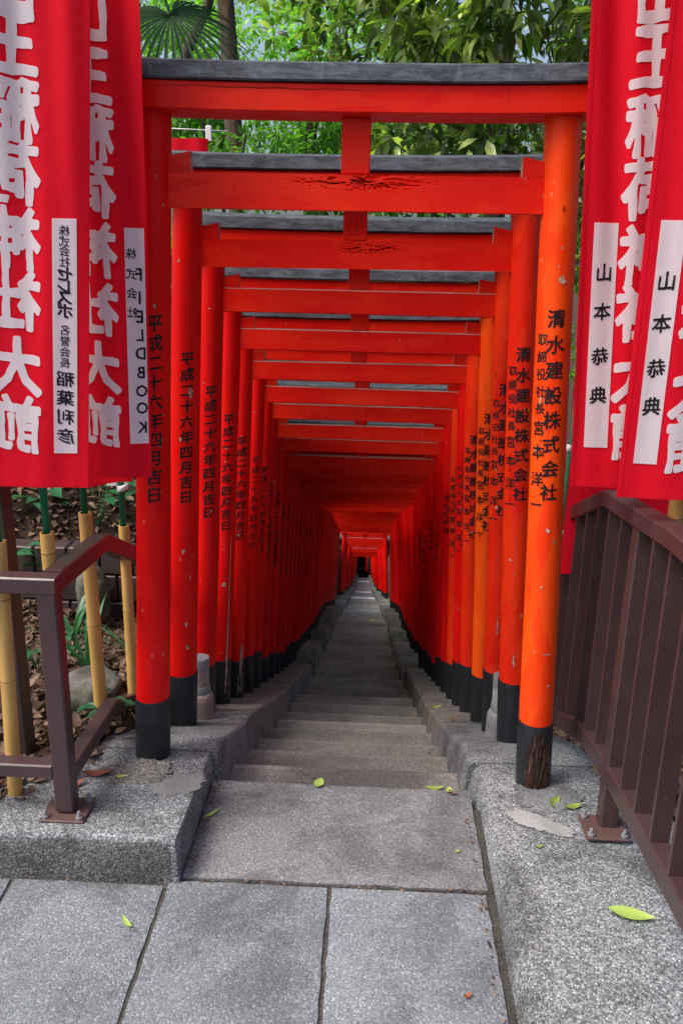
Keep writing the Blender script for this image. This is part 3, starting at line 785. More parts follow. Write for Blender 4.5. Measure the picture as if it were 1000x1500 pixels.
def rotten_end():
    t, _ = gates[0]; bm = bmesh.new(); bmesh.ops.create_cube(bm, size=1); bmesh.ops.subdivide_edges(bm, edges=bm.edges[:], cuts=7, use_grid_fill=True)
    for v in bm.verts:
        c = v.co.copy(); v.co = Vector((-.637 + c.x * .055, -.058 + c.y * .05, 1.992 + c.z * .026)) + Vector((noise.noise(c * 5), noise.noise(c * 5 + Vector((4, 0, 0))), noise.noise(c * 7 + Vector((0, 4, 0))))) * .014
    me = bpy.data.meshes.new('rotten_end'); bm.to_mesh(me); bm.free(); me.materials.append(ROT); link('rotten_end', me, t)
rotten_end()
# split strut of the second gate and long crack in the first lintel
def crack_strip(gate, pts, y0, name='crack', w=.0015):
    t, _ = gates[gate - 1]; mb = MB(); vs = []; fs = []; n = 50
    for i in range(n + 1):
        u = i / n; x = interp(u, [(a, b[0]) for a, b in pts]); z = interp(u, [(a, b[1]) for a, b in pts])
        d = .003 * noise.noise(Vector((x * 20, z * 20, gate))); ww = w * (1 - abs(2 * u - 1)) * (1 + .8 * noise.noise(Vector((u * 15, 1, gate)))) + .0002
        if abs(pts[-1][1][0] - pts[0][1][0]) > abs(pts[-1][1][1] - pts[0][1][1]): vs += [(x, y0, z + d - ww), (x, y0, z + d + ww)]
        else: vs += [(x + d + ww, y0, z), (x + d - ww, y0, z)]
    for i in range(n): fs.append((2 * i, 2 * i + 2, 2 * i + 3, 2 * i + 1))
    mb.add(vs, fs); return link(name, mb.mesh(name, CRACK), t)
crack_strip(1, [(0, (-.50, 1.937)), (.6, (-.15, 1.930)), (1, (.05, 1.931))], -.0708)
for dx, z0 in ((-.018, 1.752), (.004, 1.75), (.018, 1.77)): crack_strip(2, [(0, (dx, z0)), (1, (dx + .004, z0 + .09))], -.0148, w=.0011)

# ------------------------------------------------------------------ bollard lamps on the kerbs
def lamp(x, y, z, label, st):
    t = thing('bollard_lamp', (x, y, z), label, 'lamp', 'low bollard lamps on the kerb')
    link('stone_base', smooth_by_angle(lathe([(.050, -.03), (.050, .075), (.049, .098), (.044, .113), (.037, .120)], 28).mesh('stone_base', st), 50), t)
    link('metal_ring', smooth_by_angle(lathe([(.037, .118), (.037, .150), (.035, .153)], 28).mesh('metal_ring', ZINC), 40), t)
    link('lamp_glass', smooth_by_angle(lathe([(.034, .151), (.034, .228)], 28).mesh('lamp_glass', st), 40), t)
    link('cap', smooth_by_angle(lathe([(.036, .226), (.0365, .268), (.035, .272)], 28).mesh('cap', ZINC), 40), t)
lamp(-.648, 2.93, KL(2.93) - .003, 'low bollard lamp on the left kerb, pinkish stone base behind the second post', PINKST)
lamp(.545, 2.915, KR(2.915), 'low bollard lamp on the right kerb, grey stone base behind the second post', GREYST)

# ------------------------------------------------------------------ railings
def beam_path(pts, w, h, mat, name, parent, along='y'):
    """rectangular tube following points (top centre line); mitred, vertical sides"""
    vs = []; fs = []; n = len(pts)
    for i, p in enumerate(pts):
        p = Vector(p); d = Vector((0, 0, 0))
        if i > 0: d += (p - Vector(pts[i - 1])).normalized()
        if i < n - 1: d += (Vector(pts[i + 1]) - p).normalized()
        d.normalize(); side = d.cross(Vector((0, 0, 1))).normalized(); up = side.cross(d).normalized()
        e = .004
        for a, b in ((-w / 2 + e, 0), (w / 2 - e, 0), (w / 2, -e), (w / 2, -h + e), (w / 2 - e, -h), (-w / 2 + e, -h), (-w / 2, -h + e), (-w / 2, -e)):
            vs.append(p + side * a + up * b)
    for i in range(n - 1):
        for k in range(8): fs.append((i * 8 + k, (i + 1) * 8 + k, (i + 1) * 8 + (k + 1) % 8, i * 8 + (k + 1) % 8))
    fs.append(tuple(range(8))); fs.append(tuple(reversed(range((n - 1) * 8, n * 8))))
    mb = MB(); mb.add(vs, fs); me = mb.mesh(name, mat)
    bm = bmesh.new(); bm.from_mesh(me); bmesh.ops.recalc_face_normals(bm, faces=bm.faces[:]); bm.to_mesh(me); bm.free()
    return link(name, me, parent)
def plate(parent, x, y, z, sx=.062, sy=.055):
    pl = link('base_plate', box_mesh('base_plate', (x - sx, y - sy, z + .001), (x + sx, y + sy, z + .009), RUSTY, .002), parent)
    for dx in (-1, 1):
        for dy in (-1, 1):
            bx, by = x + dx * (sx - .015), y + dy * (sy - .014)
            link('bolt', smooth_by_angle(lathe([(.010, 0), (.010, .008), (.0055, .0085), (.0055, .020), (.0035, .024)], 10, (bx, by, z + .0085)).mesh('bolt', ZINC), 40), pl)
rl = thing('metal_railing', (-.815, 1.935, .125), 'low brown steel railing on the left kerb, handrail bending down beside the posts', 'railing')
def rel(o, p): o.location = -Vector(p.location); return o
def P3(o, parent): o.location = Vector(o.location) - parent.location; return o
P3(link('post', box_mesh('post', (-.8405, 1.9105, .138), (-.7895, 1.9595, .800), BROWN, .004), rl), rl)
P3(link('post', box_mesh('post', (-1.9, 1.9105, .138), (-1.85, 1.9595, .79), BROWN, .004), rl), rl)
P3(beam_path([(-2.6, 1.935, .838), (-.7885, 1.935, .832)], .052, .045, BROWN, 'top_rail', rl), rl)
P3(beam_path([(-2.6, 1.935, .290), (-.842, 1.935, .284)], .045, .042, BROWN, 'bottom_rail', rl), rl)
P3(beam_path([(-.815, 1.962, .834), (-.825, 2.385, .80), (-.83, 3.2, .405), (-.83, 4.2, -.07)], .052, .055, BROWN, 'handrail', rl), rl)
P3(beam_path([(-.815, 1.961, .258), (-.822, 2.36, .235), (-.83, 2.74, .06), (-.83, 4.2, -.60)], .046, .045, BROWN, 'lower_rail', rl), rl)
P3(link('post', box_mesh('post', (-.855, 3.6, -.6), (-.805, 3.65, .12), BROWN, .004), rl), rl)
hold = bpy.data.objects.new('tmp', None)
def sub_plate(parent, x, y, z):
    plate(parent, x - parent.location.x, y - parent.location.y, z - parent.location.z)
sub_plate(rl, -.815, 1.935, .125)
rr = thing('louvred_railing', (.715, 2.06, .08), 'tall brown steel railing of upright flat bars on the right kerb', 'railing')
TR = [(.2, 1.06), (1.0, 1.055), (1.8, 1.045), (2.36, .992), (2.73, .835), (3.4, .53)]
BR = [(.2, .345), (1.43, .325), (1.8, .298), (2.16, .262), (2.36, .222), (2.67, .088), (3.4, -.22)]
P3(beam_path([(.716, a, b) for a, b in TR], .060, .048, BROWN, 'top_rail', rr), rr)
P3(beam_path([(.716, a, b) for a, b in BR], .050, .060, BROWN, 'bottom_rail', rr), rr)
BARY = [.55, .67, .79, .91, 1.03, 1.15, 1.305, 1.43, 1.555, 1.68, 1.80, 1.915, 2.175, 2.292, 2.405, 2.52, 2.635, 2.75, 2.87, 3.0, 3.12, 3.24]
for yb_ in BARY:
    z0 = interp(yb_, BR) - .002; z1 = interp(yb_, TR) - .046
    P3(link('flat_bar', box_mesh('flat_bar', (.692, yb_ - .006, z0), (.738, yb_ + .006, z1), BROWN, .0012), rr), rr)
P3(link('post', box_mesh('post', (.692, 2.030, .062), (.742, 2.080, interp(2.06, TR) - .045), BROWN, .004), rr), rr)
P3(link('post', box_mesh('post', (.692, .40, .087), (.742, .45, interp(.4, TR) - .045), BROWN, .004), rr), rr)
sub_plate(rr, .705, 2.035, .066)
# square steel post behind the left railing
t = thing('steel_post', (-1.075, 2.235, .09), 'square dark brown steel post standing behind the left railing', 'post')
link('shaft', box_mesh('shaft', (-.035, -.035, -.05), (.035, .035, 2.6), BROWND, .004), t)
link('cap', box_mesh('cap', (-.037, -.037, 2.6005), (.037, .037, 2.607), BROWND, .001), t)

# ------------------------------------------------------------------ bamboo stakes with green rods
def stake(x, y, z0, ztop, rodtop, label, lean=(0, 0), r=.020, rod=True, rodlen=.05, nodes=(.3, .62, .9), group='bamboo stakes holding the banner rods'):
    t = thing('bamboo_stake', (x, y, z0), label, 'stake', group); H = ztop - z0
    def c(z): return Vector((lean[0] * z, lean[1] * z, z))
    mb = MB(); n = 18; rings = []
    zs = [-.15]
    for q in nodes: zs += [q * H - .006, q * H - .002, q * H, q * H + .003, q * H + .008]
    zs += [H]
    vs = []; fs = []
    for z in zs:
        bump_ = 0
        for q in nodes:
            if abs(z - q * H) < .0025: bump_ = .0006
        for i in range(n):
            a = 2 * math.pi * i / n; rr_ = r * (1.04 - .08 * z / max(H, .1)) + bump_; p = c(z); vs.append((p.x + rr_ * math.cos(a), p.y + rr_ * math.sin(a), z))
    for q in nodes:
        nr = link('node', lathe([(r * 1.0 + .0004, -.0016), (r * 1.0 + .0010, 0), (r * 1.0 + .0004, .0016)], 18, (lean[0] * q * H, lean[1] * q * H, q * H)).mesh('node', NODE, True), t)
    # inner wall of the cut top
    for dz in (0, -.05):
        for i in range(n):
            a = 2 * math.pi * i / n; p = c(H + dz); vs.append((p.x + r * .80 * math.cos(a), p.y + r * .8 * math.sin(a), H + dz))
    for k in range(len(zs) + 1):
        for i in range(n): j = (i + 1) % n; fs.append((k * n + i, k * n + j, (k + 1) * n + j, (k + 1) * n + i))
    mb.add(vs, fs); link('bamboo', smooth_by_angle(mb.mesh('bamboo', BAMBOO), 60), t)
    if rod:
        a = c(H - rodlen); b = c(rodtop - z0)
        link('rod', cylpts(a, b, .0105, .009, 14).mesh('rod', GREEN, True), t)
    return t
stake(-1.003, 2.02, .08, .90, 2.6, 'leftmost bamboo stake at the picture edge, in front of the dark steel post', (.05, -.03), nodes=(.22, .5, .8))
stake(-.884, 2.12, .08, .885, 2.7, 'short bamboo stake rising just behind the corner of the left railing', (0.0, 0), nodes=(.3, .55, .93))
stake(-.886, 2.45, .08, .845, 2.8, 'tall bamboo stake behind the bend of the left handrail', (-.01, 0), r=.0215, nodes=(.09, .5, .82))
stake(-.826, 2.62, -.02, .752, 2.8, 'bamboo stake nearest the first left gate post, white tie above it', (0, 0), r=.0185, nodes=(.3, .6, .92))
stake(.815, 2.12, .03, 1.09, 2.6, 'bamboo stake behind the flat bars of the right railing', (0, 0), r=.021, nodes=(.3, .6, .9))
stake(.90, 1.84, .03, .80, 2.6, 'bamboo stake at the right picture edge behind the railing', (-.02, 0), r=.021, rod=False, nodes=(.25, .55, .9))
stake(.80, 2.42, .0, .93, 2.5, 'bamboo stake with green rod behind the bend of the right railing', (0, 0), r=.019)
t = thing('thin_green_rod', (.63, 2.62, -.1), 'thin leaning green rod between the first right post and the railing', 'rod')
link('rod', cylpts((0, 0, 0), (.022, .0, 1.9), .0065, .006, 12).mesh('rod', GREEN, True), t)
for z in (.86, 1.15): link('tie', cylpts((.010, 0, z), (.0103, 0, z + .022), .0085, .0085, 12).mesh('tie', TIE, True), t)
link('stake_socket', lathe([(.027, 0), (.027, .022), (.024, .022)], 20).mesh('stake_socket', BROWND), None)
sk = bpy.data.objects['stake_socket']; sk.location = (-.886, 2.45, .10); tag(sk, 'dark round socket at the foot of the tall left bamboo stake', 'socket')

# ------------------------------------------------------------------ banners
def banner(label, zb, zt, xl, xr, Y0, slope, A, k, ph, mirrored, text, strip, col_off, strip_off, pitch_tab, ch_w, ch_h, lettering, strip_w=.055, bold=.043, bot=None, group='red prayer banners beside the stairs'):
    """xl, xr: edge x as functions of z; Y0 depth, folds of amplitude A"""
    t = thing('banner', ((xl(zb) + xr(zb)) / 2, Y0, zb), label, 'banner', group); ox, oy, oz = t.location
    def S(x, z, e=0.0):
        xL, xR = xl(z), xr(z); u = (x - xL) / (xR - xL)
        h = (z - zb) / (zt - zb)
        wv = math.sin(2 * math.pi * (k * u + .25 * math.sin(z * 2.1 + ph)) + ph) * (.45 + .8 * h)
        wv += .45 * math.sin(2 * math.pi * (k * 2.3 * u + .2 * math.sin(z * 3.3)) + ph * 2) * (.3 + h)
        wv += .35 * noise.noise(Vector((x * 14, z * 2.2, ph))) 
        yv = Y0 + slope * (u - .5) + A * .72 * wv + e
        zz2 = z
        if bot: zz2 = z + bot(u) * max(0, 1 - h * 5)
        return (x - ox, yv - oy, zz2 - oz)
    mb = MB(); nx, nz = 90, 120; vs = []; fs = []
    for e in (0.0, .0008):
        b = len(vs)
        for j in range(nz + 1):
            z = zb + (zt - zb) * j / nz
            for i in range(nx + 1): vs.append(S(xl(z) + (xr(z) - xl(z)) * i / nx, z, e))
    W = nx + 1; n1 = W * (nz + 1)
    for j in range(nz):
        for i in range(nx):
            f = (j * W + i, j * W + i + 1, (j + 1) * W + i + 1, (j + 1) * W + i); fs.append(f); fs.append(tuple(n1 + q for q in reversed(f)))
    for i in range(nx): fs.append((i, n1 + i, n1 + i + 1, i + 1)); q = nz * W; fs.append((q + i, q + i + 1, n1 + q + i + 1, n1 + q + i))
    for j in range(nz): a = j * W; b = (j + 1) * W; fs.append((a, b, n1 + b, n1 + a)); a += nx; b += nx; fs.append((a, n1 + a, n1 + b, b))
    mb.add(vs, fs); link('cloth', mb.mesh('cloth', CLOTH, True), t)
    # turned and stitched hems
    mb = MB(); nh = 80
    for side_ in (0, 1, 2):
        vs = []; fs = []
        for i in range(nh + 1):
            for k_ in range(2):
                if side_ == 0: x_ = xl(zb) + (xr(zb) - xl(zb)) * i / nh; z_ = zb - .0004 + k_ * .014
                else:
                    z_ = zb + (zt - zb) * i / nh; x_ = (xl(z_) - .0004 + k_ * .011) if side_ == 1 else (xr(z_) - .011 + k_ * .0114)
                vs.append(S(x_, z_, -.0011))
        for i in range(nh): fs.append((2 * i, 2 * i + 2, 2 * i + 3, 2 * i + 1))
        mb.add(vs, fs)
    link('hem', mb.mesh('hem', CLOTH, True), t)
    edge = (lambda z: xr(z)) if mirrored else (lambda z: xl(z)); sg = -1 if mirrored else 1
    if text:
        for (ch, zc) in pitch_tab:
            V, FF = glyph(ch, bold, 72); mb = MB()
            for face in (-1, 1):
                vs = [S(edge(zc + gy * ch_h) + sg * (col_off + gx * ch_w), zc + gy * ch_h, -.0014 if face < 0 else .0022) for gx, gy, li in V]
                mb.add(vs, FF)
            me = mb.mesh('white_character', CLOTHW, True); me.validate(); link('white_character', me, t)
    if strip:
        z0, z1 = strip; mb = MB(); vs = []; fs = []; nz = 40; nx = 8
        for j in range(nz + 1):
            z = z0 + (z1 - z0) * j / nz
            for i in range(nx + 1): vs.append(S(edge(z) + sg * (strip_off + strip_w * i / nx), z, -.0016))
        W = nx + 1
        for j in range(nz):
            for i in range(nx): fs.append((j * W + i, j * W + i + 1, (j + 1) * W + i + 1, (j + 1) * W + i))
        mb.add(vs, fs); st_ = link('name_strip', mb.mesh('name_strip', CLOTHW, True), t)
        for (ch, zc, wch, hch, off, rot, bd) in lettering:
            V, FF = glyph(ch, bd, 54); mb = MB(); vs = []
            for gx, gy, li in V:
                if rot: gx, gy = gy, -gx
                vs.append(S(edge(zc + gy * hch) + sg * (strip_off + strip_w / 2 + off + gx * wch), zc + gy * hch, -.0024))
            mb.add(vs, FF); me = mb.mesh('black_character', INK); me.validate(); link('black_character', me, st_)
    return t
def ztab(chars, f, cs): return [(c, f(y_)) for c, y_ in zip(chars, cs)]
NAME = '山王稲荷神社大前'
lin = lambda p0, p1: (lambda z: p0[0] + (p1[0] - p0[0]) * (z - p0[1]) / (p1[1] - p0[1]))
def hx(xp, Y, yp=22):
    v = M3 @ Vector((xp - 500, 750 - yp, -1200)); return v.x / v.y * Y
def hz(y_, Y, xp):
    v = M3 @ Vector((xp - 500, 750 - y_, -1200)); return 1.6 + v.z / v.y * Y
zL1 = lambda y_: hz(y_, 1.965, 95)
xr1 = lin((-.706, 1.09), (-.630, 2.136)); xl1 = lambda z: xr1(z) - .40
l1 = [(c, zL1(y_), .024, .023, 0, 0, .012) for c, y_ in zip('株式会社', (338, 354, 368, 384))]
l1 += [(c, zL1(y_), .036, .034, 0, 0, .03) for c, y_ in zip('セレスポ', (402, 420, 436, 456))]
l1 += [(c, zL1(y_), .024, .024, 0, 0, .01) for c, y_ in zip('名誉会長', (484, 500, 516, 532))]
l1 += [(c, zL1(y_), .040, .036, 0, 0, .022) for c, y_ in zip('稲葉利彦', (556, 584, 612, 640))]
banner('front red banner on the left, seen from behind, white strip with small black writing', hz(714, 1.965, 60), 2.48, xl1, xr1, 1.965, .02, .009, 2.2, .4, True, True,
       (zL1(665), zL1(320)), .172, .027, ztab(NAME, zL1, (-28, 62, 160, 255, 352, 443, 540, 624)), .112, .132, l1, .056)
zL2 = lambda y_: hz(y_, 2.14, 200)
xr2 = lin((-.592, 1.06), (-.566, 2.178)); xl2 = lambda z: xr2(z) - .40
l2 = [(c, zL2(y_), .024, .026, -.014 + .0225, 0, .014) for c, y_ in zip('株式会社', (372, 402, 430, 458))]
l2 += [(c, zL2(y_), .034, .040, -.0090, 0, .024) for c, y_ in zip('FIELDBOOK', (402, 436, 464, 491, 518, 546, 573, 598, 626))]
banner('red banner hanging against the first left gate post, half hidden by the front one', hz(699, 2.13, 170), 2.50, xl2, xr2, 2.13, .03, .013, 2.1, 2.2, True, True,
       (zL2(650), zL2(334)), .128, .006, ztab(NAME, zL2, (20, 112, 195, 280, 368, 455, 540, 618)), .105, .125, l2, .046)
xr3 = lambda z: -.700; xl3 = lambda z: -1.08
banner('rearmost red banner on the left, only its lower hem showing', .972, 2.4, xl3, xr3, 2.33, .0, .014, 1.6, 1.0, True, True, None, .2, 0, ztab(NAME, lambda y_: 2.2 - y_ * .0017, (-28, 62, 160, 255, 352, 443, 540, 624)), .1, .12, [], bot=lambda u: .012 * math.sin(u * 8))
xlR1 = lin((.513, 1.09), (.452, 2.17)); xrR1 = lambda z: xlR1(z) + .40
zR1 = lambda y_: hz(y_, 2.05, 880)
lr = [(c, zR1(y_), .040, .040, 0, 0, .022) for c, y_ in zip('山本恭典', (400, 457, 523, 580))]
banner('red banner hanging beside the first right gate post, black name on its white strip', hz(712, 2.06, 870), 2.50, xlR1, xrR1, 2.06, .02, .013, 2.3, .9, False, True,
       (zR1(656), zR1(326)), .148, .030, ztab(NAME, zR1, (-12, 82, 182, 277, 374, 458, 548, 632)), .105, .130, lr, .058)
xlR2 = lin((.588, 1.12), (.578, 2.13)); xrR2 = lambda z: xlR2(z) + .42
zR2 = lambda y_: hz(y_, 1.90, 950)
lr2 = [(c, zR2(y_), .038, .040, 0, 0, .022) for c, y_ in zip('山本恭典', (412, 474, 540, 596))]
banner('red banner at the right picture edge, overlapping the one beside the gate post', hz(731, 1.895, 950), 2.48, xlR2, xrR2, 1.895, -.02, .010, 2.0, 2.6, False, True,
       (zR2(680), zR2(322)), .150, .030, ztab(NAME, zR2, (5, 95, 190, 285, 382, 474, 568, 648)), .105, .130, lr2, .052)
banner('rear red banner low behind the right railing, white torn ties on it', .60, 2.3, lambda z: .655, lambda z: 1.05, 2.70, .0, .010, 1.5, .3, False, True, None, .2, 0, ztab(NAME, lambda y_: 2.1 - y_ * .0017, (-28, 62, 160, 255, 352, 443, 540, 624)), .1, .12, [])
banner('small red banner far up behind the first lintel, upper left', 1.86, hz(203, 3.62, 285), lambda z: -1.02, lambda z: -.70, 3.62, .0, .012, 1.2, .3, True, False, None, 0, 0, [], .1, .1, [], bot=lambda u: .05 * (u - .5) ** 2)
# white ties
def torus_tie(loc, r, rr_, label, rot=(0, 0, 0)):
    mb = MB(); n, m = 20, 8; vs = []; fs = []
    for i in range(n):
        a = 2 * math.pi * i / n
        for j in range(m):
            b = 2 * math.pi * j / m; vs.append(((r + rr_ * .35 * math.cos(b)) * math.cos(a), (r + rr_ * .35 * math.cos(b)) * math.sin(a), rr_ * math.sin(b) + .006 * math.cos(a)))
    for i in range(n):
        for j in range(m): fs.append((i * m + j, ((i + 1) % n) * m + j, ((i + 1) % n) * m + (j + 1) % m, i * m + (j + 1) % m))
    mb.add(vs, fs); o = link('rod_tie', mb.mesh('rod_tie', TIE, True)); o.location = loc; o.rotation_euler = rot; return tag(o, label, 'tie')
torus_tie((-.822, 2.62, .885), .016, .011, 'white cloth loop tied round the green rod next to the left gate post', (.1, .1, 0))
o = link('rod_tie', box_mesh('rod_tie', (-.868, 2.60, .893), (-.835, 2.604, .913), TIE, .002)); tag(o, 'short white tie end leading from the left banner hem to its rod', 'tie')
for k, (x, z, lb) in enumerate(((.735, .965, 'leftmost white tie scrap above the bend of the right railing'), (.775, .945, 'torn white tie scrap second from the left behind the right railing'), (.80, .955, 'torn white tie scrap just left of the green rod behind the right railing'), (.865, .935, 'thin white tie scrap beside the bamboo top behind the right railing'))):
    o = link('rod_tie', box_mesh('rod_tie', (x, 2.676, z), (x + .035, 2.679, z + .014), TIE, .002, jit=.008)); tag(o, lb, 'tie', 'torn white ties behind the right railing')
t = thing('banner_pole', (-.98, 3.64, 1.0), 'white crossbar and clasp of the small banner behind the first lintel, upper left', 'pole')
zc = hz(186, 3.62, 300) - 1.0
link('rod', cylpts((0, 0, -.6), (0, 0, zc + .03), .009, .008, 12).mesh('rod', BROWND, True), t)
link('crossbar', cylpts((-.02, 0, zc), (.36, 0, zc - .012), .003, .0025, 10).mesh('crossbar', TIE, True), t)
link('clasp', box_mesh('clasp', (.268, -.008, zc - .052), (.292, .008, zc + .008), TIE, .003), t)

# ------------------------------------------------------------------ rocks, low wall, plants, litter on the left bank
def rock(x, y, z, sx, sy, sz, seed, label):
    bm = bmesh.new(); bmesh.ops.create_icosphere(bm, subdivisions=4, radius=1)
    for v in bm.verts:
        d = v.co.normalized(); q = d * 1.1 + Vector((seed, seed * 2, 0))
        r = 1 + .30 * noise.noise(q) + .14 * noise.noise(q * 2.7) + .05 * noise.noise(q * 7)
        r = min(r, 1.12 + .05 * noise.noise(q * 5)); v.co = Vector((d.x * sx, d.y * sy, d.z * sz)) * r
        if abs(d.z) > .6: v.co.z *= .88
    me = bpy.data.meshes.new('rock'); bm.to_mesh(me); bm.free(); me.materials.append(ROCK); smooth_by_angle(me, 60)
    o = link('rock', me); o.location = (x, y, z); o.rotation_euler = (0, 0, seed); return tag(o, label, 'rock')
rock(-.99, 2.62, .10, .14, .11, .10, 1.3, 'flat mossy rock behind the left railing post')
rock(-.83, 2.98, .08, .09, .10, .13, 4.1, 'tall mossy rock beside the bamboo stake near the gate post')
rock(-1.16, 3.22, .24, .07, .07, .15, 7.7, 'pointed grey rock leaning against the low dark wall')
rock(-1.22, 2.55, .09, .05, .05, .04, 5.2, 'small pale rock among the dry leaves behind the left railing')
wl = thing('low_wall', (-.98, 3.36, 0), 'low dark block wall holding the leafy bank', 'wall')
for j in range(3):
    for i in range(5):
        x0 = -.03 - i * .145 + (.07 if j % 2 else 0)
        link('block', box_mesh('block', (x0, -.05, j * .125 + .05), (x0 + .139, .05, j * .125 + .168), BROWND, .006, 1, None, .004), wl)

def leaf_arrays(n, pos, size, direc, up, curl=.25, wid=.38, rng=None):
    """n leaves as folded 6-vertex blades; returns verts, faces"""
    d = direc / np.linalg.norm(direc, axis=1, keepdims=True); s = np.cross(d, up); s /= np.linalg.norm(s, axis=1, keepdims=True) + 1e-9; u = np.cross(s, d)
    L = size[:, None]; w_ = L * wid * .5; c = curl[:, None] if isinstance(curl, np.ndarray) else curl
    p0 = pos; p1 = pos + d * L * .35 - u * L * c * .05; p2 = pos + d * L * .7 - u * L * c * .22; p3 = pos + d * L - u * L * c * .55
    a1 = p1 + s * w_ + u * w_ * .35; b1 = p1 - s * w_ + u * w_ * .35; a2 = p2 + s * w_ * .8 + u * w_ * .28; b2 = p2 - s * w_ * .8 + u * w_ * .28
    V = np.stack([p0, p1, p2, p3, a1, b1, a2, b2], 1).reshape(-1, 3)
    base = np.arange(n)[:, None, None] * 8
    T = np.array([[0, 4, 1, 1], [0, 1, 5, 5], [1, 4, 6, 2], [1, 2, 7, 5], [2, 6, 3, 3], [2, 3, 7, 7]])
    tris = np.array([[0, 4, 1], [0, 1, 5], [2, 6, 3], [2, 3, 7], [1, 4, 6], [1, 6, 2], [1, 2, 7], [1, 7, 5]])
    Fc = (tris[None] + base).reshape(-1, 3); return V, Fc
def np_mesh(name, V, Fc, mat, smooth=True):
    me = bpy.data.meshes.new(name); me.vertices.add(len(V)); me.vertices.foreach_set('co', V.astype(np.float32).ravel())
    me.loops.add(len(Fc) * 3); me.loops.foreach_set('vertex_index', Fc.astype(np.int32).ravel())
    me.polygons.add(len(Fc)); me.polygons.foreach_set('loop_start', np.arange(0, len(Fc) * 3, 3, dtype=np.int32))
    me.polygons.foreach_set('loop_total', np.full(len(Fc), 3, dtype=np.int32))
    me.materials.append(mat); me.update(calc_edges=True); me.validate()
    if smooth: me.polygons.foreach_set('use_smooth', np.ones(len(Fc), dtype=bool))
    return me
def litter():
    rg = np.random.default_rng(3); P = []
    for _ in range(90000):
        x = rg.uniform(-2.4, 1.9); yv = rg.uniform(1.9, 5.4)
        if x < -.86 and not (yv < 1.98 + .10 * math.sin(x * 7)) and not (x > -1.0 and yv < 2.2 and rg.random() < .8): ok = True
        elif x > .86 and yv < 4: ok = rg.random() < .5
        elif -.86 < x < -.76 and yv > 2.3: ok = rg.random() < .25
        elif .60 < x < .70 and 2.45 < yv < 2.9: ok = rg.random() < .25
        else: ok = False
        if not ok: continue
        z = ground_z(x, yv)
        if -1.6 < x < -.8 and yv < 3.1: z = max(z, .085)
        if yv > 3.4: 
            pass
        P.append((x, yv, z + rg.uniform(.0, .02)))
        if len(P) > 26000: break
    P = np.array(P); n = len(P); a = rg.uniform(0, 2 * np.pi, n)
    d = np.stack([np.cos(a), np.sin(a), rg.normal(0, .28, n)], 1); up = np.stack([rg.normal(0, .45, n), rg.normal(0, .45, n), np.ones(n)], 1)
    V, Fc = leaf_arrays(n, P, rg.uniform(.028, .068, n) * np.where(P[:, 1] > 3.3, .75, 1.0), d, up, curl=rg.uniform(-.8, .9, n), wid=.5)
    tag(link('leaf_litter', np_mesh('leaf_litter', V, Fc, LITTER)), kind='stuff')
litter()
def blade_plant(x, y, z, n, L, label, seed):
    rg = random.Random(seed); t = thing('grass_plant', (x, y, z), label, 'plant')
    for k in range(n):
        a = rg.uniform(0, 6.28); l = L * rg.uniform(.6, 1.1); w_ = .010 * rg.uniform(.8, 1.3); vs = []; fs = []; m = 9; lean = rg.uniform(.15, .6)
        for i in range(m + 1):
            u = i / m; r_ = lean * l * u + .25 * l * u ** 3; h = l * (u - .35 * lean * u * u * 1.4); ww = w_ * (1 - u ** 3) * (.5 + u) + .0004
            cx_, cy_ = math.cos(a) * r_, math.sin(a) * r_; sx, sy = -math.sin(a), math.cos(a)
            vs += [(cx_ + sx * ww, cy_ + sy * ww, h + .002), (cx_, cy_, h - .002), (cx_ - sx * ww, cy_ - sy * ww, h + .002)]
        for i in range(m):
            for q in (0, 1): fs.append((i * 3 + q, i * 3 + q + 1, (i + 1) * 3 + q + 1, (i + 1) * 3 + q))
        mb = MB(); mb.add(vs, fs); link('blade', mb.mesh('blade', HERB, True), t)
blade_plant(-1.05, 2.80, .09, 9, .36, 'upright blade-leaved plant behind the left railing corner', 3)
blade_plant(-.83, 2.80, .08, 8, .34, 'arching blade-leaved plant beside the stake nearest the gate post', 9)
blade_plant(-1.2, 3.05, .09, 8, .26, 'small blade-leaved tuft near the dark steel post', 21)
def leafy_plant(x, y, z, n, size, label, seed, h=.12, mat=None):
    rg = random.Random(seed); t = thing('leafy_plant', (x, y, z), label, 'plant'); 
    for k in range(n):
        a = rg.uniform(0, 6.28); hh = h * rg.uniform(.5, 1.1); d = Vector((math.cos(a), math.sin(a), .2)); p = Vector((math.cos(a), math.sin(a), 0)) * size * rg.uniform(.2, .9) + Vector((0, 0, hh))
        st = cylpts((0, 0, 0), p, .0016, .0012, 6).mesh('stem', HERB, True); link('stem', st, t)
        V, Fc = leaf_arrays(1, np.array([p]), np.array([size * rg.uniform(.7, 1.1)]), np.array([d]), np.array([[rg.uniform(-.3, .3), rg.uniform(-.3, .3), 1.0]]), curl=.5, wid=.62)
        link('leaf', np_mesh('leaf', V, Fc, mat or HERB), t)
leafy_plant(-.86, 2.42, .10, 6, .055, 'small heart-leaved seedling in front of the flat mossy rock', 5, .10)
leafy_plant(-1.15, 2.9, .10, 8, .06, 'low broad-leaved plant left of the bamboo stakes', 6, .12)
leafy_plant(-1.25, 3.6, .42, 10, .10, 'broad-leaved shrub on the bank under the banner hem', 8, .22)
leafy_plant(-.98, 3.75, .62, 12, .10, 'broad-leaved shrub on the bank beside the gate post', 12, .2)
leafy_plant(-1.55, 3.7, .40, 10, .10, 'broad-leaved shrub at the foot of the bank behind the steel post', 15, .2)
leafy_plant(-1.0, 3.55, .45, 12, .12, 'broad-leaved shrub behind the tops of the bamboo stakes', 31, .26)
leafy_plant(-1.35, 3.3, .22, 12, .10, 'leafy shrub beside the square steel post', 33, .22)
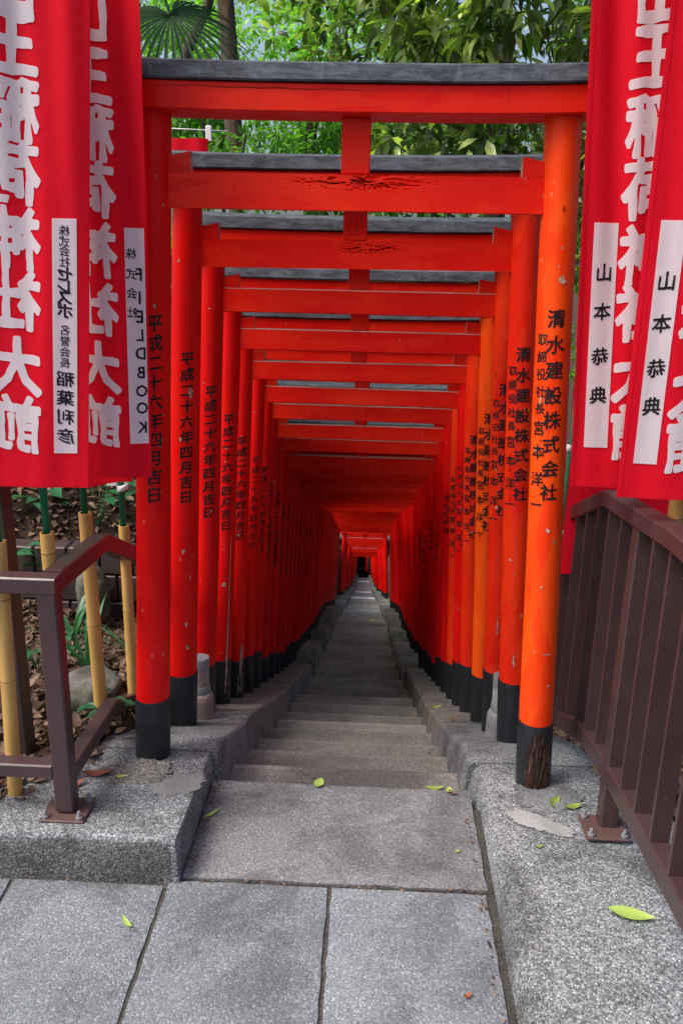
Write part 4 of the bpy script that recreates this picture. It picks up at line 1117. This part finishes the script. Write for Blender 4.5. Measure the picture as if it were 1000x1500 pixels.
leafy_plant(-1.22, 2.75, .09, 9, .06, 'low leafy plant by the foot of the steel post', 35, .16)
leafy_plant(-1.3, 4.2, .9, 12, .11, 'broad-leaved shrub high on the leafy bank', 18, .25)

def fallen(x, y, z, L, wid, rot, mat, label, curl=.25, tilt=0.0):
    n = 10; vs = []; fs = []
    for i in range(n + 1):
        u = i / n; wv = wid / 2 * math.sin(math.pi * min(1, u * .96 + .02)) ** .8 * (1.1 - .3 * u); xx = (u - .5) * L; h = .002 + curl * L * .35 * (2 * abs(u - .5)) ** 2
        for s in (-1, -.5, 0, .5, 1): vs.append((xx, wv * s, h + abs(s) * wid * .10 * (1 if curl >= 0 else 2.5)))
    for i in range(n):
        for k in range(4): fs.append((i * 5 + k, (i + 1) * 5 + k, (i + 1) * 5 + k + 1, i * 5 + k + 1))
    mb = MB(); mb.add(vs, fs)
    cylpts((L * .48, 0, .004), (L * .62, .002, .006), .0009, .0007, 5, mb=mb)
    o = link('fallen_leaf', mb.mesh('fallen_leaf', mat, True)); o.location = (x, y, z); o.rotation_euler = (tilt, 0, rot); return tag(o, label, 'leaf')
fallen(.680, 1.69, .080, .108, .044, -.25, YLEAF, 'large pale green leaf on the right kerb below the railing', .05)
fallen(.645, 2.15, KR(2.15) + .004, .055, .026, .3, YLEAF2, 'green leaf on the right kerb just below the rotten post base', .3)
fallen(.590, 2.165, KR(2.165) + .006, .060, .030, 1.0, YLEAF2, 'olive leaf leaning against the rotten post base', .4, .5)
fallen(.505, 1.95, KR(1.95) + .003, .022, .010, .3, YLEAF2, 'tiny green leaf alone on the right kerb', .3)
fallen(-.132, 2.285, .004, .050, .034, 1.3, YLEAF, 'yellow-green leaf lying near the edge of the landing', .1)
fallen(-.445, 2.11, .004, .056, .014, .9, YLEAF, 'narrow green leaf on the landing by the left kerb', .1)
fallen(-.575, 1.665, .004, .050, .014, -.8, YLEAF, 'curled yellow-green leaf on the left paving slab', .5)
fallen(.262, 1.50, .003, .022, .012, .6, BLEAF, 'small brown leaf on the right paving slab near the kerb', .5)
fallen(.296, 2.262, .003, .030, .018, -.6, LITTER, 'crumpled brown leaf at the right end of the landing', .7)
fallen(.262, 2.50, -.148, .068, .024, .1, YLEAF, 'pale green leaf on the first step by the right kerb', .3)
fallen(.25, 2.47, -.149, .055, .028, .5, YLEAF2, 'dark green leaf under the pale one on the first step', .1)
fallen(.285, 2.272, .004, .030, .022, 1.5, YLEAF, 'green leaf tip at the edge of the landing by the right kerb', .5)
fallen(-.80, 2.14, KL(2.14) + .003, .085, .034, .15, BLEAF, 'reddish brown leaf on the left kerb beside the railing post', .3)
fallen(-.845, 2.07, KL(2.07) + .003, .060, .030, .7, BLEAF, 'second reddish leaf closer to the left railing base plate', .5)
fallen(-.725, 2.13, KL(2.13) + .003, .034, .018, .1, YLEAF, 'small yellow-green leaf on the left kerb before the first post', .2)
fallen(-.76, 2.17, KL(2.17) + .003, .018, .010, .4, YLEAF, 'tiny yellow leaf on the left kerb behind the reddish one', .2)
fallen(-.70, 2.47, KL(2.47) + .003, .05, .02, .2, YLEAF2, 'green leaf on the left kerb between the first two posts', .2)
fallen(.285, 1.99, .003, .012, .009, .2, YLEAF, 'tiny yellow fleck of leaf on the landing slab', .2)
fallen(.40, 3.98, KR(3.98) + .003, .06, .03, .3, YLEAF2, 'dark green leaf farther down on the right kerb', .3)
fallen(.43, 3.45, KR(3.45) + .003, .05, .03, .9, LITTER, 'dry leaf on the right kerb near the third post', .5)
fallen(-.33, 3.35, zz[4] + .003, .05, .03, .9, LITTER, 'dry leaf at the left end of a stair step', .5)
fallen(.12, 11.9, F(11.9) + .01, .11, .07, .2, YLEAF, 'pale leaf lying far down on the stairs', .2)

def crumbs():
    rg = np.random.default_rng(9); P = []
    for _ in range(420):
        q = rg.random()
        if q < .30: x, yv, z = .338 - abs(rg.normal(0, .012)), rg.uniform(.9, 2.28), .003
        elif q < .5: x, yv, z = -.470 + abs(rg.normal(0, .012)), rg.uniform(1.87, 2.28), .003
        elif q < .62: x, yv, z = rg.uniform(-.47, .34), 1.838 + rg.normal(0, .004), .0
        elif q < .72: x, yv, z = rg.uniform(-1.6, -.5), 1.812 - abs(rg.normal(0, .006)), .003
        else:
            k = rg.integers(1, 9); sd = rg.random() < .5; yv = rg.uniform(nos[k - 1] + .01, nos[k] - .03)
            x = (-.44 + .055 + abs(rg.normal(0, .02)) - .055) if sd else .325 - abs(rg.normal(0, .02)); z = zz[k] + .003
        P.append((x, yv, z))
    P = np.array(P); n = len(P); a = rg.uniform(0, 6.28, n)
    d = np.stack([np.cos(a), np.sin(a), rg.normal(0, .2, n)], 1); up = np.stack([rg.normal(0, .4, n), rg.normal(0, .4, n), np.ones(n)], 1)
    V, Fc = leaf_arrays(n, P, rg.uniform(.003, .013, n), d, up, curl=rg.uniform(-.6, .9, n), wid=.6)
    tag(link('leaf_crumbs', np_mesh('leaf_crumbs', V, Fc, LITTER)), kind='stuff')
crumbs()
# ------------------------------------------------------------------ trees
def trunk_mesh(paths, name='trunk'):
    mb = MB()
    for pts, r0, r1 in paths:
        n = len(pts); m = 12; vs = []; fs = []
        for i, p in enumerate(pts):
            p = Vector(p); d = (Vector(pts[min(i + 1, n - 1)]) - Vector(pts[max(i - 1, 0)])).normalized(); a = d.orthogonal().normalized(); b = d.cross(a); r = r0 + (r1 - r0) * i / (n - 1)
            for k in range(m):
                an = 2 * math.pi * k / m; rr_ = r * (1 + .18 * noise.noise(p * 2 + Vector((math.cos(an), math.sin(an), 0)) * 1.5)); vs.append(p + (a * math.cos(an) + b * math.sin(an)) * rr_)
        for i in range(n - 1):
            for k in range(m): j = (k + 1) % m; fs.append((i * m + k, i * m + j, (i + 1) * m + j, (i + 1) * m + k))
        mb.add(vs, fs)
    return mb.mesh(name, BARK, True)
def wig(a, b, n, amp, seed):
    a = Vector(a); b = Vector(b)
    return [a.lerp(b, i / n) + Vector((noise.noise(Vector((i * .6, seed, 0))), noise.noise(Vector((i * .6, seed, 5))), 0)) * amp * (0 if i == 0 else 1) for i in range(n + 1)]
def crown_cloud(rg, ells, ntw, per, lsize, droop=.35, curl=.5, wid=.36, inner=.25):
    """twig tips spread through the volume of several ellipsoids, each with a whorl of leaves"""
    Pn = []; Dn = []; vol = np.array([e[3] * e[4] * e[5] for e in ells]); vol = vol / vol.sum()
    for e, v in zip(ells, vol):
        m = int(ntw * v); d = rg.normal(size=(m, 3)); d /= np.linalg.norm(d, axis=1, keepdims=True)
        r = rg.uniform(inner, 1, m) ** .45
        p = np.array(e[:3]) + d * r[:, None] * np.array(e[3:6]); 
        # carve gaps
        keep = np.array([noise.noise(Vector(q) * (1.7 / max(.6, min(e[3:6])))) > -.07 for q in p]); Pn.append(p[keep]); Dn.append(d[keep])
    Pn = np.concatenate(Pn); Dn = np.concatenate(Dn); n = len(Pn)
    T = np.repeat(Pn, per, 0); D = np.repeat(Dn, per, 0); k = len(T)
    a = rg.normal(size=(k, 3)); a /= np.linalg.norm(a, axis=1, keepdims=True)
    d = D * .55 + a * .95; d[:, 2] -= droop
    pos = T + a * lsize * .25
    size = rg.uniform(.55, 1.15, k) * lsize
    up = np.stack([rg.normal(0, .5, k), rg.normal(0, .5, k), np.ones(k)], 1)
    return leaf_arrays(k, pos, size, d, up, curl=curl * rg.uniform(.2, 1.4, k), wid=wid)
def tree(name, base, trunks, ells, ntw, per, lsize, mat, label, seed, group=None, **kw):
    gz = ground_z(base[0], base[1]) - .1; rg = np.random.default_rng(seed); base = (base[0], base[1], gz)
    pts0, a0, b0 = trunks[0]; pts0 = [Vector((base[0], base[1], gz)).lerp(pts0[2], i_ / 3) for i_ in range(3)] + list(pts0[2:]); trunks[0] = (pts0, a0, b0)
    t = thing(name, base, label, 'tree', group); B = Vector(base)
    tr = link('trunk', trunk_mesh([([Vector(p) - B for p in pts], a, b) for pts, a, b in trunks]), t)
    V, Fc = crown_cloud(rg, ells, ntw, per, lsize, **kw); V = V - np.array(base)
    link('crown', np_mesh('crown', V, Fc, mat), t); return t
# broad-leaved evergreen with large glossy leaves, upper right
g1 = ground_z(2.6, 5.6)
tree('evergreen_tree', (2.5, 5.6, g1), [(wig((2.5, 5.6, g1), (1.7, 5.5, 4.6), 8, .12, 2), .12, .06), (wig((2.2, 5.55, 2.0), (.5, 5.2, 3.9), 7, .12, 4), .06, .02), (wig((1.9, 5.5, 3.0), (1.4, 5.0, 5.2), 6, .1, 6), .06, .02), (wig((2.3, 5.6, 1.6), (.3, 5.8, 2.6), 6, .12, 8), .04, .012)],
     [(.95, 5.3, 3.15, 1.0, .55, .75), (1.9, 5.2, 3.3, .9, .6, .95), (.35, 5.5, 3.35, .55, .45, .55), (1.0, 5.2, 4.1, 1.2, .7, .5), (1.3, 5.7, 2.35, 1.1, .5, .42), (.35, 5.8, 2.45, .5, .4, .28), (2.6, 4.8, 2.6, .7, .6, .9)],
     1750, 7, .165, LEAFD, 'dark evergreen with large glossy drooping leaves above the right half of the gates', 5, wid=.34, droop=.12, curl=.6)
tree('evergreen_tree', (1.2, 8.2, ground_z(1.2, 8.2)), [(wig((1.2, 8.2, ground_z(1.2, 8.2)), (1.0, 8.0, 5.0), 8, .15, 12), .16, .07), (wig((1.1, 8.1, 2.4), (-.4, 7.8, 4.6), 7, .12, 14), .07, .02)],
     [(.9, 8.2, 3.6, 1.7, .9, 1.2), (-.1, 8.1, 3.9, 1.0, .7, .8), (1.6, 8.4, 2.3, 1.7, .8, .8), (2.9, 8, 3.6, 1.2, .8, 1.5), (0.1, 8.4, 4.9, 2.2, .8, .5)],
     2300, 8, .14, LEAFD, 'dense evergreen standing behind the large-leaved tree', 8, wid=.36, droop=.1)
GB = 'broadleaf trees beyond the gates'
tree('broadleaf_tree', (hx(352, 7.2, 200), 7.2, 1.9), [(wig((hx(352, 7.2, 200), 7.2, 1.5), (hx(318, 7.2, -60), 7.2, 4.9), 8, .05, 22), .075, .060), (wig((-2.1, 8.5, 3.0), (-1.0, 8.3, 5.0), 7, .15, 24), .06, .02)],
     [(-1.5, 9.4, 4.4, 1.6, .9, 1.2), (-2.9, 9.3, 4.2, 1.4, .9, 1.3), (-.6, 9.8, 3.9, 1.0, .7, .8)], 2100, 8, .085, LEAFB, 'bright green small-leaved tree with a leaning dark trunk, upper left', 10, GB, wid=.45, droop=.2)
tree('broadleaf_tree', (-3.6, 12.5, 2.4), [(wig((-3.6, 12.5, 2.0), (-3.3, 12.4, 7.5), 8, .2, 32), .2, .1)],
     [(-2.6, 13, 4.2, 2.6, 1.0, 1.5), (-4.8, 13, 4.4, 2.4, 1.0, 1.7), (-.6, 13.4, 4.1, 1.8, .8, 1.2)], 2800, 8, .11, LEAFB, 'pale green tree farther back behind the palm', 11, GB, wid=.45, droop=.2)
tree('broadleaf_tree', (-.9, 10.6, .6), [(wig((-.9, 10.6, -.5), (-.8, 10.4, 4.6), 8, .15, 42), .11, .05)],
     [(-1.4, 10.6, 3.1, 1.5, .7, .65), (.2, 10.6, 3.0, 1.3, .7, .55), (-2.8, 10.4, 3.2, 1.2, .7, .6)], 2300, 8, .10, LEAFM, 'mid green tree showing low between the first and second lintels', 12, GB, wid=.42)
tree('broadleaf_tree', (2.8, 13.0, -2), [(wig((2.8, 13, -3), (2.4, 12.8, 6.5), 8, .2, 52), .22, .1)],
     [(2.0, 13, 4.6, 2.4, 1.2, 2.0), (4.6, 13, 4.2, 2.2, 1.2, 2.4), (.2, 13.5, 5.6, 1.6, 1.0, 1.0), (1.5, 13.5, 2.4, 2.6, 1.0, 1.2)], 2600, 8, .13, LEAFM, 'tall mid green tree far behind the right gate post', 13, GB)
for k, (x, yv, z, lab) in enumerate(((-14, 19, 0, 'wide tree at the left of the wood'), (-8.5, 27, -3, 'tree left of the lower gates'), (6.5, 20, -4, 'tree right of the gate tunnel, far off'), (9, 17, 0, 'wide tree at the right of the wood'), (-10, 32, -6, 'far tree left of the tunnel end'), (1, 74, -14, 'far tree above the tunnel end'), (10, 30, -5, 'far tree at the right edge of the wood'), (-9.5, 9.5, 1.5, 'tree on the left bank outside the railing'), (6, 6, 0, 'tree on the right beyond the railing'))):
    s = 1.0 if yv > 10 else .6; zc = max(z + 5, 3.5) if yv > 10 else 4.3
    tree('broadleaf_tree', (x, yv, z), [(wig((x, yv, z - 1), (x + .3, yv, zc + 1), 8, .2, 60 + k), .2 * s, .08)],
         [(x, yv, zc, 3.2 * s, 1.8 * s, 2.6 * s), (x + 1.8 * s, yv + .5, zc - 1.4 * s, 2.2 * s, 1.4 * s, 1.8 * s), (x - 1.8 * s, yv + .5, zc - 1.0 * s, 2.2 * s, 1.4 * s, 1.8 * s), (x, yv, max(z + 1.5, zc - 4 * s), 2.4 * s, 1.6 * s, 1.8 * s)],
         1500, 7, .22 if yv > 10 else .12, (LEAFM, LEAFB)[k % 2], lab, 70 + k, GB)
# bush and bare stem seen low through the first opening
tree('shrub', (-1.05, 6.3, ground_z(-1.05, 6.3)), [(wig((-1.05, 6.3, 1.4), (-.95, 6.3, 2.5), 5, .05, 82), .02, .008), (wig((-1.05, 6.3, 1.6), (-1.25, 6.25, 2.6), 5, .05, 83), .016, .006)],
     [(-.9, 6.5, 2.25, .75, .4, .32), (-.2, 6.6, 2.2, .5, .35, .25)], 600, 7, .075, LEAFM, 'leafy shrub seen under the first lintel at left, thin stems', 15)

# fan palm, upper left
def fan_leaf(t, hub, normal, size, seed, stalk_from):
    rg = random.Random(seed); nrm = Vector(normal).normalized(); a = (Vector(hub) - Vector(stalk_from)); a = (a - nrm * a.dot(nrm)).normalized(); b = nrm.cross(a)
    mb = MB(); m = 34; hub = Vector(hub)
    for k in range(m):
        an = R_(-150 + 300 * k / (m - 1)); L = size * (1 - .28 * abs(k / (m - 1) * 2 - 1) ** 2) * rg.uniform(.9, 1.05); d = (a * math.cos(an) + b * math.sin(an)).normalized(); s = nrm.cross(d)
        w_ = size * .021; segs = 7; vs = []; fs = []
        for i in range(segs + 1):
            u = i / segs; dr = Vector((0, 0, -1)) * L * .48 * u ** 2.4 * rg.uniform(.9, 1.1); ww = w_ * (min(1, u * 2.6 + .1)) * (1 - max(0, u - .45) * 1.7)
            p = hub + d * L * u + dr
            vs += [p + s * ww + nrm * ww * .5, p - nrm * ww * .2, p - s * ww + nrm * ww * .5]
        for i in range(segs):
            for q in (0, 1): fs.append((i * 3 + q, i * 3 + q + 1, (i + 1) * 3 + q + 1, (i + 1) * 3 + q))
        mb.add(vs, fs)
    f = link('frond', mb.mesh('frond', PALM, True), t)
    st = [Vector(stalk_from).lerp(hub, i / 5) + Vector((0, 0, .10 * math.sin(i / 5 * math.pi))) for i in range(6)]
    link('frond_stalk', trunk_mesh([(st, .012, .008)], 'frond_stalk'), t).data.materials[0] = PALM
pt = thing('fan_palm', (-1.62, 5.2, 1.2), 'dark fan palm reaching in at the upper left beside the banner', 'palm tree')
link('trunk', trunk_mesh([(wig((0, 0, -.3), (.08, 0, 2.1), 8, .02, 3), .085, .075)]), pt)
fan_leaf(pt, tuple(Vector((hx(250, 4.5), 4.5, hz(22, 4.5, 250))) - Vector((-1.62, 5.2, 1.2))), (.10, -.62, .62), .50, 1, (.08, 0, 2.35))
for k in range(13):
    a = R_(k * 27.7 + 60); r_ = .7; 
    fan_leaf(pt, (.08 + r_ * math.cos(a), r_ * math.sin(a), 2.55 + .25 * math.sin(k * 2.3)), (math.cos(a) * .6, math.sin(a) * .6, .8), .5, k + 5, (.08, 0, 2.1))

# ------------------------------------------------------------------ small dark gatehouse closing the foot of the stairs
gh = thing('gatehouse', (-.2, 62.5, F(61) - .2), 'dark timber gatehouse with an open doorway at the foot of the stairs', 'building')
for x0, x1 in ((-3, -.45), (.35, 3)): link('wall', box_mesh('wall', (x0, 0, -.5), (x1, .15, 3.0), DARKW, .01), gh)
link('lintel_board', box_mesh('lintel_board', (-.449, 0, 2.0), (.349, .15, 3.0), DARKW, .01), gh)
link('back_wall', box_mesh('back_wall', (-3, 2.6, -.5), (3, 2.75, 3.0), DARKW, .01), gh)
link('roof', box_mesh('roof', (-3.5, -.6, 3.002), (3.5, 3.4, 3.25), KASAGI, .03), gh)
link('door_curtain', box_mesh('door_curtain', (.10, .05, .1), (.345, .07, 1.95), CLOTH, .002), gh)
